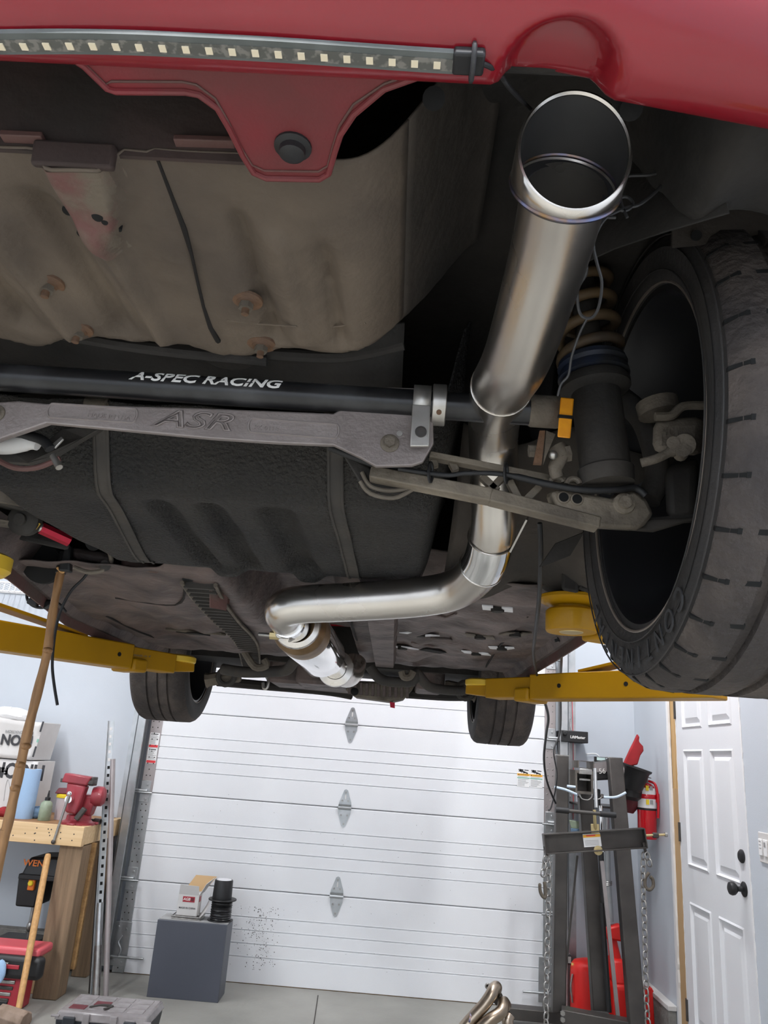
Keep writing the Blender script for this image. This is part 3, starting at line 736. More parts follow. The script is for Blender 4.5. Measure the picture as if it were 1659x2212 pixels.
# side rails, sills
for sx, label in ((-1, 0), (1, 1)):
    X = CX+sx*.215
    m = MB()
    for i in range(14):
        y0, y1 = 1.52+i*.105, 1.52+(i+1)*.105
        w0 = .034
        m.hexa([V(X-w0, y0, 1.748), V(X+w0, y0, 1.748), V(X+w0, y1, 1.748), V(X-w0, y1, 1.748), V(X-w0-.012, y0, 1.79), V(X+w0+.012, y0, 1.79), V(X+w0+.012, y1, 1.79), V(X-w0-.012, y1, 1.79)])
    if sx > 0: m.build('frame_rail', 'under_floor', car, smooth=False)
    SX = CX+sx*.722
    ys_ = (1.30, 1.49, 1.75, 2.0, 2.24, 2.7, 3.12)
    ep = [V(SX if sx > 0 else -.83-.157*max(0, min(1, (y-1.49)/.75)), y, 1.76-.003*k) for k, y in enumerate(ys_)]
    m = MB()
    for k in range(len(ep)-1):
        A_, B_ = ep[k], ep[k+1]
        m.hexa([A_+V(-.012, 0, 0), A_+V(.012, 0, 0), B_+V(.012, 0, 0), B_+V(-.012, 0, 0), A_+V(-.05, 0, .06), A_+V(.05, 0, .06), B_+V(.05, 0, .06), B_+V(-.05, 0, .06)])
    sl = m.build('sill_rail', 'under_floor', car)
    m = MB()
    for k in range(len(ep)-1): m.beam(ep[k]+V(0, 0, -.012), ep[k+1]+V(0, 0, -.012), .004, .03)
    m.build('pinch_weld', 'paint_dusty', sl)
    OX = CX+sx*.84
    MB().hexa([(SX+sx*.04, 1.32, 1.80), (SX+sx*.06, 1.32, 1.795), (SX+sx*.06, 3.14, 1.795), (SX+sx*.04, 3.14, 1.80), (OX-sx*.01, 1.32, 1.92), (OX, 1.32, 1.90), (OX, 3.14, 1.90), (OX-sx*.01, 3.14, 1.92)]).build('rocker_panel', 'paint', car)
    # body side with wheel openings
    def arcp(yc, r, n=10): return [(yc+r*math.cos(math.pi*i/n)*1, 1.84+r*math.sin(math.pi*i/n)) for i in range(n+1)]
    out = [(.44, 1.93), (.60, 1.90)] + arcp(.96, .36)[::-1] + [(1.36, 1.88), (3.1, 1.88)] + arcp(3.5, .37)[::-1] + [(3.95, 1.86), (4.3, 1.92), (4.32, 2.3), (4.2, 2.38), (3.2, 2.47), (2.6, 2.85), (1.5, 2.9), (.7, 2.75), (.46, 2.45), (.44, 2.2)]
    MB().prism([(OX, y, z) for y, z in out], (sx*.012, 0, 0)).build('body_side', 'paint', car, smooth=False)
MB().prism([(CX-.83, y, z) for y, z in ((4.2, 2.38), (3.2, 2.47), (2.6, 2.85), (1.5, 2.9), (.7, 2.75), (.42, 2.45), (.42, 2.40), (.7, 2.7), (1.5, 2.85), (2.58, 2.8), (3.18, 2.42), (4.2, 2.33))], (1.66, 0, 0)).build('roof_and_hood', 'paint', car, smooth=False)
MB().grid(lambda u, v: V(CX-.83+1.66*u, 4.2+.16*math.sin(math.pi*u)-.05*(2*v-1)**2, 1.875+v*.5), 20, 6).build('front_bumper', 'paint', car, solid=.004)
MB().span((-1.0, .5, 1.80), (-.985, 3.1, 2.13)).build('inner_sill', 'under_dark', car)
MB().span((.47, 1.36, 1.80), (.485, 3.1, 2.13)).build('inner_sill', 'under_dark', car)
# floor pan details: pale plates, rail flange clips, panel seams, dark slots
def dfl(px, py):
    q = P(px, py, z=1.77)
    for _ in range(5): q = P(px, py, z=fz(min(.45, max(-.98, q.x)), min(3.37, max(1.51, q.y))))
    return q
for (a, b), (c, d), mm in (((878, 1363), (935, 1371), 'pale_plate'), ((1007, 1368), (1068, 1375), 'dusty_metal'), ((845, 1393), (895, 1398), 'pale_plate'), ((1000, 1405), (1058, 1411), 'pale_plate'), ((1057, 1396), (1112, 1398), 'pale_plate'), ((1042, 1308), (1108, 1314), 'pale_plate'), ((1085, 1365), (1140, 1367), 'dusty_metal')):
    A, B = dfl(a, b), dfl(c, d); D = B-A
    for t0, t1 in ((0, .36), (.64, 1)):
        MB().beam(A+D*t0+V(0, 0, -.004), A+D*t1+V(0, 0, -.004), .05, .003).build('seat_bolt_plate', mm, fpn)
    MB().hexnut(A+D*.5, (0, 0, -1), .016, .012).build('seat_bolt', 'under_dark', fpn)
for (a, b), (c, d) in (((912, 1400), (958, 1408)), ((685, 1377), (720, 1382)), ((395, 1365), (440, 1368))):
    A, B = dfl(a, b), dfl(c, d)
    MB().beam(A+V(0, 0, -.003), B+V(0, 0, -.003), .05, .004).build('drain_slot', 'black_hole', fpn)
for pts in (((890, 1385), (935, 1393), (975, 1385), (970, 1378), (930, 1376)), ((925, 1320), (960, 1330), (985, 1322))):
    MB().tube(cr([dfl(*q)+V(0, 0, -.003) for q in pts], 4), .004, 6).build('pressed_bead', 'under_floor', fpn)
for pts in (((1140, 1330), (1075, 1400), (1050, 1440)), ((760, 1320), (770, 1380), (812, 1440)), ((250, 1290), (380, 1305), (400, 1262)), ((230, 1330), (330, 1375), (480, 1420))):
    MB().tube(cr([dfl(*q)+V(0, 0, -.001) for q in pts], 5), .0035, 6).build('panel_seam', 'seam', fpn)
MB().tube(cr([dfl(*q)+V(0, 0, -.004) for q in ((360, 1356), (420, 1362), (470, 1366), (486, 1368))], 4), .005, 6).build('clip_strip', 'dusty_metal', fpn)
# comb-like black brake line cover along the tunnel
cvp = [dfl(*q) for q in ((430, 1255), (455, 1290), (490, 1335), (535, 1388), (548, 1420))]
cvp = cr([V(q.x, q.y, 1.765) for q in cvp], 8)
m = MB()
for i in range(len(cvp)-1): m.beam(cvp[i]+V(0, 0, .006), cvp[i+1]+V(0, 0, .006), .075, .004)
cov = m.build('line_cover', 'plastic_black', car, smooth=False)
tot = [0]
for i in range(1, len(cvp)): tot.append(tot[-1]+(cvp[i]-cvp[i-1]).length)
ns = 44; sl0 = None
for k in range(ns):
    s = tot[-1]*(k+.5)/ns; i = max(j for j in range(len(tot)-1) if tot[j] <= s); t = (s-tot[i])/(tot[i+1]-tot[i])
    q = cvp[i].lerp(cvp[i+1], t)
    if sl0 is None: sl0 = MB().span(q+V(-.035, -.006, -.010), q+V(.035, .006, .004)).build('slat', 'dusty_black', cov); off = WLOC[sl0.name]-q
    else: copy_to(sl0, q+off, cov)
for s in (-1, 1): MB().tube([q+V(s*.038, 0, -.003) for q in cvp], .005, 6).build('cover_edge', 'dusty_metal', cov)
# rear mount bracket and jacking block at the left
MB().prism([dfl(452, 1262)+V(0, 0, -.008), dfl(497, 1262)+V(0, 0, -.008), dfl(490, 1290)+V(0, 0, -.03), dfl(455, 1288)+V(0, 0, -.03)], (0, .02, .02)).build('tunnel_bracket', 'paint_dusty', car, bevel=.004)
# left trailing arm area: pressed arm, toe link, bushings
pl = lambda a, b, y: P(a, b, y=y)
MB().prism([pl(-40, 1000, 1.2), pl(20, 1000, 1.2), pl(45, 1060, 1.22), pl(100, 1110, 1.28), pl(95, 1120, 1.28), pl(40, 1095, 1.24), pl(-40, 1080, 1.2)], (0, .05, .02)).build('trailing_arm_mount', 'dusty_metal', car, bevel=.004)
to = MB().cyl(pl(88, 1140, 1.42), pl(150, 1168, 1.46), .0125, 8).build('toe_link', 'red_anod', car, smooth=False)
MB().cyl(pl(82, 1137, 1.415), pl(92, 1142, 1.42), .009, 12).build('jam_nut', 'silver', to)
MB().lathe(pl(60, 1125, 1.41), (0, -1, -.2), [(.030, 0), (.030, .02), (.022, .026), (.012, .027), (.011, .034)], 24).build('bushing', 'dusty_black', to)
MB().tube([pl(64, 1143, 1.4), pl(74, 1138, 1.4), pl(81, 1128, 1.4)], .007, 8).build('bushing_edge', 'yellow_pale', to)
MB().hexa([pl(138, 1130, 1.5), pl(200, 1170, 1.5), pl(205, 1172, 1.56), pl(150, 1150, 1.56), pl(138, 1125, 1.5)+V(0, 0, .05), pl(195, 1150, 1.5)+V(0, 0, .06), pl(195, 1150, 1.56)+V(0, 0, .06), pl(145, 1130, 1.56)+V(0, 0, .05)]).build('trailing_arm_bracket', 'dusty_metal', car, bevel=.008)
MB().hexa([pl(-30, 1150, 1.5), pl(150, 1190, 1.5), pl(150, 1190, 1.7), pl(-30, 1150, 1.7), pl(-30, 1100, 1.5), pl(150, 1150, 1.5), pl(150, 1150, 1.7), pl(-30, 1100, 1.7)]).build('trailing_arm_pocket', 'under_dark', car, bevel=.01)
MB().hexa([pl(155, 1205, 1.62), pl(240, 1218, 1.62), pl(238, 1232, 1.75), pl(165, 1230, 1.75), pl(150, 1180, 1.62), pl(240, 1195, 1.62), pl(240, 1200, 1.75), pl(150, 1190, 1.75)]).build('jack_bracket', 'under_floor', car, bevel=.012)
MB().hexa([pl(-10, 1205, 1.75), pl(110, 1240, 1.75), pl(110, 1255, 1.9), pl(20, 1235, 1.9), pl(-10, 1165, 1.75), pl(110, 1195, 1.75), pl(110, 1200, 1.9), pl(-10, 1180, 1.9)]).build('sill_bracket', 'under_floor', car, bevel=.015)
MB().tube(cr([pl(30, 1238, 1.745), pl(50, 1240, 1.745), pl(58, 1243, 1.745), pl(45, 1246, 1.745), pl(30, 1240, 1.745)], 3), .006, 6).build('drain_slot', 'black_hole', car)
MB().lathe(pl(210, 1178, 1.52)+V(0, -.02, 0), (0, -1, -.5), [(.016, 0), (.016, .004)], 18).build('drain_hole', 'black_hole', car)
MB().tube(cr([pl(236, 1190, 1.58), pl(240, 1215, 1.60), pl(222, 1232, 1.60), pl(190, 1236, 1.60), pl(160, 1226, 1.6)], 5), .005, 8).build('bracket_edge', 'dusty_metal', car)
MB().lathe(pl(228, 1222, 1.598), (0, -1, -.3), [(.012, 0), (.012, .004), (.006, .005)], 16).build('plug', 'dusty_black', car)
MB().hexa([pl(262, 1225, 1.62), pl(345, 1240, 1.62), pl(345, 1240, 1.72), pl(262, 1230, 1.72), pl(262, 1200, 1.62), pl(345, 1222, 1.62), pl(345, 1222, 1.72), pl(262, 1205, 1.72)]).build('floor_step', 'paint_dusty', car, bevel=.008)
MB().hexa([pl(-20, 1085, 1.33), pl(60, 1105, 1.36), pl(60, 1110, 1.42), pl(-20, 1095, 1.42), pl(-20, 1062, 1.33), pl(45, 1070, 1.36), pl(45, 1070, 1.42), pl(-20, 1062, 1.42)]).build('arm_bush_housing', 'dusty_black', car, bevel=.008)
MB().prism([pl(-20, 1118, 1.38), pl(36, 1128, 1.39), pl(50, 1150, 1.4), pl(30, 1142, 1.4), pl(-20, 1135, 1.38)], (0, .004, .002)).build('dust_shield', 'dusty_metal', car, smooth=False)
MB().prism([pl(140, 1175, 1.6), pl(152, 1178, 1.6), pl(150, 1235, 1.6), pl(124, 1232, 1.6)], (0, .02, 0)).build('rubber_boot', 'wire_black', car, bevel=.004)
MB().lathe(pl(95, 1215, 1.66), (0, -1, -.4), [(.05, 0), (.046, .012), (.03, .016)], 24).build('arm_pocket', 'black_hole', car)
# left upper arm, hoses
ua = MB().prism([pl(-30, 940, 1.0), pl(100, 952, 1.02), pl(135, 925, 1.03), pl(230, 918, 1.03), pl(180, 945, 1.03), pl(115, 985, 1.02), pl(60, 1000, 1.0), pl(-30, 995, 1.0)], (0, .012, 0)).build('lower_arm', 'dusty_black', car, bevel=.002, smooth=False)
MB().tube(cr([pl(-20, 962, .985), pl(20, 962, .985), pl(60, 955, .985), pl(82, 962, .985)], 5), [.013]*10+[.012, .011, .010, .009, .008, .008], 10).build('link_bar', 'box_white', ua)
MB().tube(cr([pl(-20, 945, .975), pl(40, 938, .975), pl(90, 950, .975), pl(108, 970, .975)], 5), .007, 10).build('brake_hose', 'wire_black', ua)
MB().tube(cr([pl(-20, 985, .98), pl(30, 1010, .98), pl(80, 1010, .98), pl(130, 990, .98)], 5), .004, 8).build('arm_edge', 'paint_dusty', ua)
MB().prism([pl(108, 962, .98), pl(132, 942, .98), pl(137, 948, .98), pl(118, 968, .98)], (0, .004, 0)).build('hose_clip', 'silver', ua, bevel=.001)
MB().cyl(pl(115, 985, .98), pl(128, 1010, .975), .005, 10).build('clip_pin', 'silver', ua)
# ---- exhaust
ex = [P(1188, 545, a=.735), P(1132, 730, a=.835), P(1108, 792, a=.885), P(1078, 850, a=.985), P(1066, 930, a=1.17), P(1068, 1060, a=1.24), P(1064, 1150, a=1.29), P(1040, 1225, a=1.37), P(985, 1272, a=1.445), P(900, 1290, a=1.475), P(760, 1300, a=1.51), P(660, 1305, a=1.535), P(620, 1312, a=1.55), P(612, 1325, a=1.575), P(622, 1340, a=1.62)]
tipd = (P(1203, 468, a=.70)-P(1120, 770, a=.855)).normalized()
w0 = P(1203, 468, a=.695)+tipd*.026
pipe_top = [w0, w0-tipd*.02, w0-tipd*.07]
path = cr([w0] + ex, 8)
exh = MB().tube(path, [.0385]*len(path), 40).build('exhaust_pipe', 'stainless', car)
# slash-cut tip
e1 = tipd.cross(V(0, 0, 1)).normalized(); e2 = e1.cross(tipd).normalized()
if e2.z < 0: e2 = -e2
tc0 = w0; m = MB(); n = 88; RT = .0492
rings = []
for (rad, lo, kk) in ((.0385, -.003, 0), (RT-.004, .003, 0), (RT, .008, 0), (RT, .036, .50), (RT-.0008, .0395, .50), (RT-.0026, .0400, .50), (RT-.0036, .038, .50)):
    rings.append([tc0+tipd*(lo+rad*math.sin(2*math.pi*k/n)*kk)+(e1*math.cos(2*math.pi*k/n)+e2*math.sin(2*math.pi*k/n))*rad for k in range(n)])
for q in rings: m.v += q
m.f = [(i*n+k, i*n+(k+1) % n, (i+1)*n+(k+1) % n, (i+1)*n+k) for i in range(len(rings)-1) for k in range(n)]
tip = m.build('exhaust_tip', 'stainless', exh, ang=50)
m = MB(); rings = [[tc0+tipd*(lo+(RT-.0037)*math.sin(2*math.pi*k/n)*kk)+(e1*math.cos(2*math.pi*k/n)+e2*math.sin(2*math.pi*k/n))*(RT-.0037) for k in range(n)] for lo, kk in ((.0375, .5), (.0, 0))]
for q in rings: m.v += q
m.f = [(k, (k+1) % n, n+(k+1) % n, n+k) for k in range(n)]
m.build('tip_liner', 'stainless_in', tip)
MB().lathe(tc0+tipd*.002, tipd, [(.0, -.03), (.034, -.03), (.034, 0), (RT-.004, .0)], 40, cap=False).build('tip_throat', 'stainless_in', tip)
m = MB(); wp = [tc0+tipd*.0055+(e1*math.cos(2*math.pi*k/n)+e2*math.sin(2*math.pi*k/n))*(RT-.0018) for k in range(n)]
m.tube(wp, .0026, 8, closed=True); m.build('weld_bead', 'weld', tip)
# joints on the pipe
def ring_at(i, r, rad, name, mm, par):
    t, a, b = frames(path)[i]; c = path[i]
    return MB().tube([c+(a*math.cos(2*math.pi*k/40)+b*math.sin(2*math.pi*k/40))*r for k in range(40)], rad, 8, closed=True).build(name, mm, par)
i0 = min(range(len(path)), key=lambda i: (path[i]-P(1062, 1165, a=1.30)).length); i1 = min(range(len(path)), key=lambda i: (path[i]-P(1038, 1228, a=1.37)).length)
MB().tube(path[i0:i1+1], .0402, 40).build('slip_joint', 'chrome', exh)
ring_at(i0, .0402, .0016, 'joint_lip', 'stainless', exh); ring_at(i1, .0402, .0016, 'joint_lip', 'stainless', exh)
iw = min(range(len(path)), key=lambda i: (path[i]-P(1085, 845, a=.95)).length)
ring_at(iw, .0387, .0012, 'joint_weld', 'stainless', exh)
hg = MB().beam(P(1104, 1188, a=1.27), P(1140, 1118, a=1.22), .003, .014, (0, -1, 0)).build('hanger_strap', 'silver', exh)
# v-band, resonator, front pipe
r0, r1 = P(643, 1352, a=1.68), P(702, 1420, a=2.16)
rd = (r1-r0).normalized(); L = (r1-r0).length
MB().tube([P(622, 1340, a=1.60), P(634, 1350, a=1.65), r0+rd*.02], .0365, 36).build('down_elbow', 'chrome', exh)
res = MB().lathe(r0, rd, [(.040, -.005), (.060, .02), (.0615, .03), (.0615, .17), ], 44).build('resonator_end', 'brown_steel', exh)
MB().lathe(r0, rd, [(.0618, .10), (.0622, .105), (.0622, L-.06), (.060, L-.05), (.038, L-.012), (.036, L)], 44).build('resonator', 'chrome', exh)
vb = MB().lathe(r0+rd*-.008, rd, [(.040, -.012), (.051, -.008), (.053, 0), (.051, .008), (.040, .012)], 40, cap=False).build('v_band_clamp', 'stainless', exh)
c = P(607, 1372, a=1.60)
MB().cyl(P(560, 1370, a=1.63), P(622, 1376, a=1.60), .0042, 10).build('clamp_bolt', 'steel', vb)
MB().hexnut(P(583, 1372, a=1.615), (1, 0, 0), .0085, .02).build('clamp_nut', 'tan_steel', vb)
MB().tube([P(604+6*math.cos(t), 1369+7*math.sin(t), a=1.6) for t in [i*math.pi/6 for i in range(12)]], .0035, 6, closed=True).build('clamp_trunnion', 'silver', vb)
MB().prism([P(622, 1384, a=1.6), P(628, 1368, a=1.6), P(648, 1362, a=1.62), P(655, 1366, a=1.63), P(645, 1374, a=1.62), P(626, 1384, a=1.6)], (0, .004, -.003)).build('clamp_saddle', 'silver', vb, bevel=.001)
f0, f1 = r1, P(728, 1447, a=2.45)
MB().tube([f0-rd*.01, f0+rd*.06, f1], .035, 32).build('front_pipe', 'chrome', exh)
fd = (f1-f0).normalized()
MB().lathe(f1-fd*.05, fd, [(.036, 0), (.056, .006), (.058, .018), (.056, .03), (.036, .036)], 40, cap=False).build('v_band_clamp', 'stainless', exh)
MB().tube(cr([f1-fd*.02, P(740, 1455, a=2.55), P(752, 1458, a=2.63), P(762, 1448, a=2.70), P(766, 1430, a=2.74)], 6), .042, 28).build('turbo_elbow', 'stainless', exh)
MB().cyl(P(715, 1452, a=2.4), P(750, 1438, a=2.4), .006, 8).build('clamp_bolt', 'steel', exh)
MB().hexnut(P(684, 1421, a=2.12), (0, -1, -.4), .014, .014).build('sensor_bung', 'rust', exh)
# ---- engine bay bottom
eb = MB()
Ym = 3.55
op = [(746, 1470), (745, 1490), (765, 1505), (845, 1516), (872, 1510), (892, 1488), (900, 1474)]
pan_ = MB().prism([P(a, b, y=Ym) for a, b in op], (0, .28, .01)).build('oil_pan', 'dusty_metal', car, bevel=.012)
for i in range(11):
    x = 755+i*12.5; y = 1472+(i*.9)
    MB().beam(P(x, y, y=Ym-.004), P(x, y+28, y=Ym-.002), .014, .009, (0, -1, 0)).build('rib', 'under_floor', pan_, bevel=.002)
MB().lathe(P(766, 1494, y=Ym-.004), (0, -1, 0), [(.018, 0), (.018, .004), (.01, .008)], 16).build('drain_plug', 'black_hole', pan_)
MB().hexa([P(842, 1516, y=Ym), P(853, 1518, y=Ym), P(853, 1518, y=Ym+.05), P(842, 1516, y=Ym+.05), P(843, 1528, y=Ym), P(853, 1530, y=Ym), P(853, 1530, y=Ym+.05), P(843, 1528, y=Ym+.05)]).build('red_cap', 'red_anod', pan_)
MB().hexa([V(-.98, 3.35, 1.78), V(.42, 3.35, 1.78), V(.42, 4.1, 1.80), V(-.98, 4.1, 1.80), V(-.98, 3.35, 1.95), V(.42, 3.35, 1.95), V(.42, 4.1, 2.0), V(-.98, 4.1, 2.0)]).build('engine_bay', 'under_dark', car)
for a, b, c, d, y0, y1 in ((640, 1445, 745, 1482, 3.35, 3.75), (580, 1450, 650, 1478, 3.4, 3.7), (690, 1440, 720, 1470, 3.2, 3.4), (655, 1420, 690, 1450, 3.0, 3.3), (900, 1470, 960, 1492, 3.4, 3.7), (620, 1465, 760, 1494, 3.7, 3.9)):
    A, B = P(a, b, y=y0), P(c, d, y=y0)
    MB().hexa([V(A.x, y0, B.z), V(B.x, y0, B.z), V(B.x, y1, B.z), V(A.x, y1, B.z), V(A.x, y0, A.z+.06), V(B.x, y0, A.z+.06), V(B.x, y1, A.z+.06), V(A.x, y1, A.z+.06)]).build('gearbox_casing', 'under_floor', car, bevel=.015)

cm = MB().tube(cr([P(470, 1472, y=3.6), P(560, 1480, y=3.75), P(700, 1492, y=3.85), P(760, 1502, y=3.9)], 5), .022, 8).build('front_crossmember', 'under_dark', car)
MB().tube(cr([P(880, 1495, y=3.8), P(960, 1500, y=3.7), P(1010, 1500, y=3.6)], 5), .03, 8).build('front_crossmember', 'under_dark', car)
MB().tube(cr([P(480, 1445, y=3.15), P(530, 1452, y=3.12), P(600, 1450, y=3.05), P(622, 1445, y=3.0), P(640, 1425, y=2.95), P(675, 1408, y=2.9)], 5), .022, 10).build('subframe_tube', 'dusty_black', car)
MB().tube(cr([P(800, 1440, y=3.05), P(815, 1462, y=3.05), P(840, 1472, y=3.05), P(890, 1472, y=3.05), P(898, 1452, y=3.05), P(925, 1482, y=3.1), P(960, 1490, y=3.2), P(1000, 1492, y=3.25)], 5), .020, 10).build('anti_roll_bar', 'dusty_black', car)
for pts, y in ((((525, 1402), (550, 1440), (575, 1438), (570, 1425)), 2.9), (((868, 1450), (872, 1462), (885, 1462), (892, 1450)), 3.0)):
    MB().tube(cr([P(a, b, y=y) for a, b in pts], 4), .014, 8).build('mount_ring', 'dusty_metal', car)
MB().tube(cr([P(566, 1462, y=3.7), P(572, 1458, y=3.7), P(580, 1470, y=3.7), P(576, 1486, y=3.7), P(570, 1486, y=3.7), P(568, 1474, y=3.7)], 4), .008, 8).build('tow_hook', 'silver', car)
for sx, pts in ((-1, ((445, 1470), (490, 1462), (520, 1460))), (1, ((1030, 1502), (1005, 1492), (960, 1482)))):
    la = MB().tube(cr([P(a, b, y=3.35) for a, b in pts], 5), [.034]+[.028]*9+[.024], 8).build('front_lower_arm', 'dusty_metal', car)
    e = P(*pts[1], y=3.32)
    MB().tube([e+V(.034*math.cos(t), -.01, .034*math.sin(t)) for t in [i*math.pi/8 for i in range(16)]], .012, 8, closed=True).build('bushing', 'dusty_black', la)
for sx, x0 in ((-1, -.86), (1, .33)):
    x = x0+(.10 if sx < 0 else -.10); hx = [V(x+.045*math.cos(t*1.0), 3.5+.045*math.sin(t*1.0), 1.87+t*.008) for t in [i*.4 for i in range(70)]]
    MB().tube(hx, .007, 6).build('front_spring', 'pale_plate', car)
    MB().cyl((x, 3.5, 1.80), (x, 3.5, 2.1), .03, 14).build('front_strut', 'dusty_black', car)
# ---- wheels
def wheel(xi, sx, yc, zc, W, r, rr, name, camber=0, blocks=False):
    """xi: inner face x, sx: +1 when the outer side is at larger x"""
    ax = V(sx, 0, 0); o = V(xi, yc, zc)
    g = .007; sh = .035
    prof = [(rr-.002, .014), (rr+.006, .004), (rr+.02, .001), (rr+.045, -.004), (r-.035, -.003), (r-.018, .004), (r-.007, .014), (r-.0015, .026)]
    grooves = [.30, .47, .66] if not blocks else [.27, .5, .73]
    hw = .0042 if not blocks else .0078
    tw = W
    for f in grooves:
        c = f*tw
        prof += [(r, c-hw), (r-g, c-hw*.8), (r-g, c+hw*.8), (r, c+hw)]
    prof += [(r-.0015, tw-.026), (r-.007, tw-.014), (r-.018, tw-.004), (r-.035, tw+.003), (rr+.045, tw+.004), (rr+.006, tw-.004), (rr-.002, tw-.014)]
    ty = MB().lathe(o, ax, prof[:6], 128, cap=False).build('tyre_sidewall', 'rubber', car, ang=55)
    MB().lathe(o, ax, prof[5:], 128, cap=False).build('tyre', 'tread', car, ang=30)
    rim = MB().lathe(o, ax, [(rr+.006, .004), (rr+.007, .009), (rr-.006, .011), (rr-.010, .02), (rr-.014, .05), (rr-.03, .08), (rr-.034, W*.72), (rr-.05, W*.78), (.06, W*.8), (.0, W*.8)], 96, cap=False).build('wheel_rim', 'rim', car, ang=40)
    MB().tube([o+ax*.006+V(0, math.cos(t), math.sin(t))*(rr+.004) for t in [i*math.pi/36 for i in range(72)]], .0022, 6, closed=True).build('rim_lip', 'rim_lip', rim)
    return ty, rim, o
ty, rim, wo = wheel(.303, 1, .965, 1.835, .222, .306, .228, 'rear', blocks=True)
# shoulder sipes on the visible tyre
for k in range(34):
    a = 2*math.pi*(k+.3)/34
    d = V(0, math.cos(a), math.sin(a)); t = V(0, -math.sin(a), math.cos(a))
    A = wo+V(.003, 0, 0)+d*.2905+t*.003; M_ = wo+V(.020, 0, 0)+d*.3025; B = wo+V(.054, 0, 0)+d*.3062-t*.002
    mm = MB()
    for p_, q_, w_ in ((A, M_, .0022), (M_, B, .003)):
        mm.hexa([p_-t*w_-d*.006, q_-t*w_-d*.006, q_+t*w_-d*.006, p_+t*w_-d*.006, p_-t*w_+d*.0006, q_-t*w_+d*.0006, q_+t*w_+d*.0006, p_+t*w_+d*.0006])
    mm.build('sipe', 'black_hole', ty, smooth=False)
for k, ch in enumerate('CONTINENTAL'):
    a = math.radians(-124+k*8.2); d = V(0, math.cos(a), math.sin(a)); t = V(0, -math.sin(a), math.cos(a))
    q = wo+V(-.0042, 0, 0)+d*.266
    text('raised_letter', ch, q, t, d, .027, 'rubber_text', ty, depth=.0008, sx=.95)
for r_ in (.246, .288):
    MB().tube([wo+V(-.0025 if r_ < .28 else -.001, 0, 0)+V(0, math.cos(t), math.sin(t))*r_ for t in [i*math.pi/40 for i in range(80)]], .0012, 6, closed=True).build('sidewall_ring', 'rubber', ty)
wheel(2*CX-.303-.03, -1, .965, 1.835, .222, .306, .228, 'rear', blocks=True)
wheel(.345, 1, 3.5, 1.80, .238, .298, .205, 'front')
wheel(-.885, -1, 3.5, 1.795, .243, .298, .205, 'front')
# brake disc, drum and caliper inside the rear wheel
ca = P(1410, 902, y=.93); 
kn = MB().hexa([P(1408, 980, y=.92), P(1520, 985, y=.92), P(1520, 985, y=1.0), P(1410, 975, y=1.0), P(1412, 905, y=.92), P(1522, 900, y=.92), P(1522, 900, y=1.0), P(1412, 905, y=1.0)]).build('brake_caliper', 'dusty_metal', car, bevel=.012)
MB().cyl(P(1425, 895, y=.95), P(1418, 868, y=.95), .028, 18).build('caliper_piston', 'dusty_metal', kn)
MB().tube(cr([P(1415, 900, y=.915), P(1450, 898, y=.915), P(1475, 878, y=.915), P(1520, 876, y=.915)], 4), .006, 8).build('caliper_bracket', 'dusty_metal', kn)
text('cast_lettering', '4012', P(1457, 933, y=.9195), (1, 0, 0), (0, 0, 1), .012, 'dusty_metal', kn, depth=.0008)
lv = MB().tube(cr([P(1385, 1000, y=.905), P(1420, 990, y=.90), P(1450, 975, y=.90), P(1480, 962, y=.90)], 5), [.006]*10+[.008]*6, 10).build('brake_lever', 'dusty_metal', car)
MB().cyl(P(1478, 961, y=.888), P(1478, 961, y=.91), .014, 16).build('lever_pin', 'dusty_metal', lv)
MB().cyl(P(1454, 956, y=.89), P(1454, 956, y=.91), .008, 12).build('lever_bolt', 'dusty_metal', lv)
MB().cyl(P(1476, 972, y=.888), P(1470, 982, y=.91), .009, 12).build('lever_stop', 'dusty_metal', lv)
MB().hexa([P(1440, 1125, y=1.0), P(1505, 1125, y=1.0), P(1505, 1120, y=1.06), P(1440, 1120, y=1.06), P(1435, 1010, y=1.0), P(1510, 985, y=1.0), P(1510, 985, y=1.06), P(1435, 1010, y=1.06)]).build('knuckle', 'dusty_black', car, bevel=.012)
MB().tube(cr([P(1340, 860, y=1.02), P(1385, 900, y=1.02), P(1410, 960, y=1.02), P(1420, 1030, y=1.03), P(1400, 1080, y=1.03)], 5), .018, 10).build('knuckle_arm', 'dusty_black', car)
# ---- coil-over
s0, s1 = P(1250, 560, y=.97), P(1312, 1048, y=.97)
sd = (s1-s0).normalized(); SL = (s1-s0).length
st = MB().lathe(s0, sd, [(.018, 0), (.018, SL*.55), (.046, SL*.56), (.049, SL*.575), (.049, SL*.60), (.045, SL*.61), (.034, SL*.62), (.034, SL*.93), (.038, SL*.94), (.036, SL)], 32).build('coilover', 'dusty_black', car)
e1 = sd.cross(V(0, 1, 0)).normalized(); e2 = sd.cross(e1)
hx = [s0+sd*(SL*(.02+.46*t))+(e1*math.cos(t*2*math.pi*4.6+.6)+e2*math.sin(t*2*math.pi*4.6+.6))*(.038+.004*t) for t in [i/110 for i in range(111)]]
MB().tube(hx, .0078, 10).build('coil_spring', 'spring', st)
MB().lathe(s0, sd, [(.03, SL*.475), (.047, SL*.48), (.049, SL*.50), (.046, SL*.515), (.049, SL*.53), (.05, SL*.55), (.03, SL*.56)], 32).build('spring_seat', 'blue_collar', st)
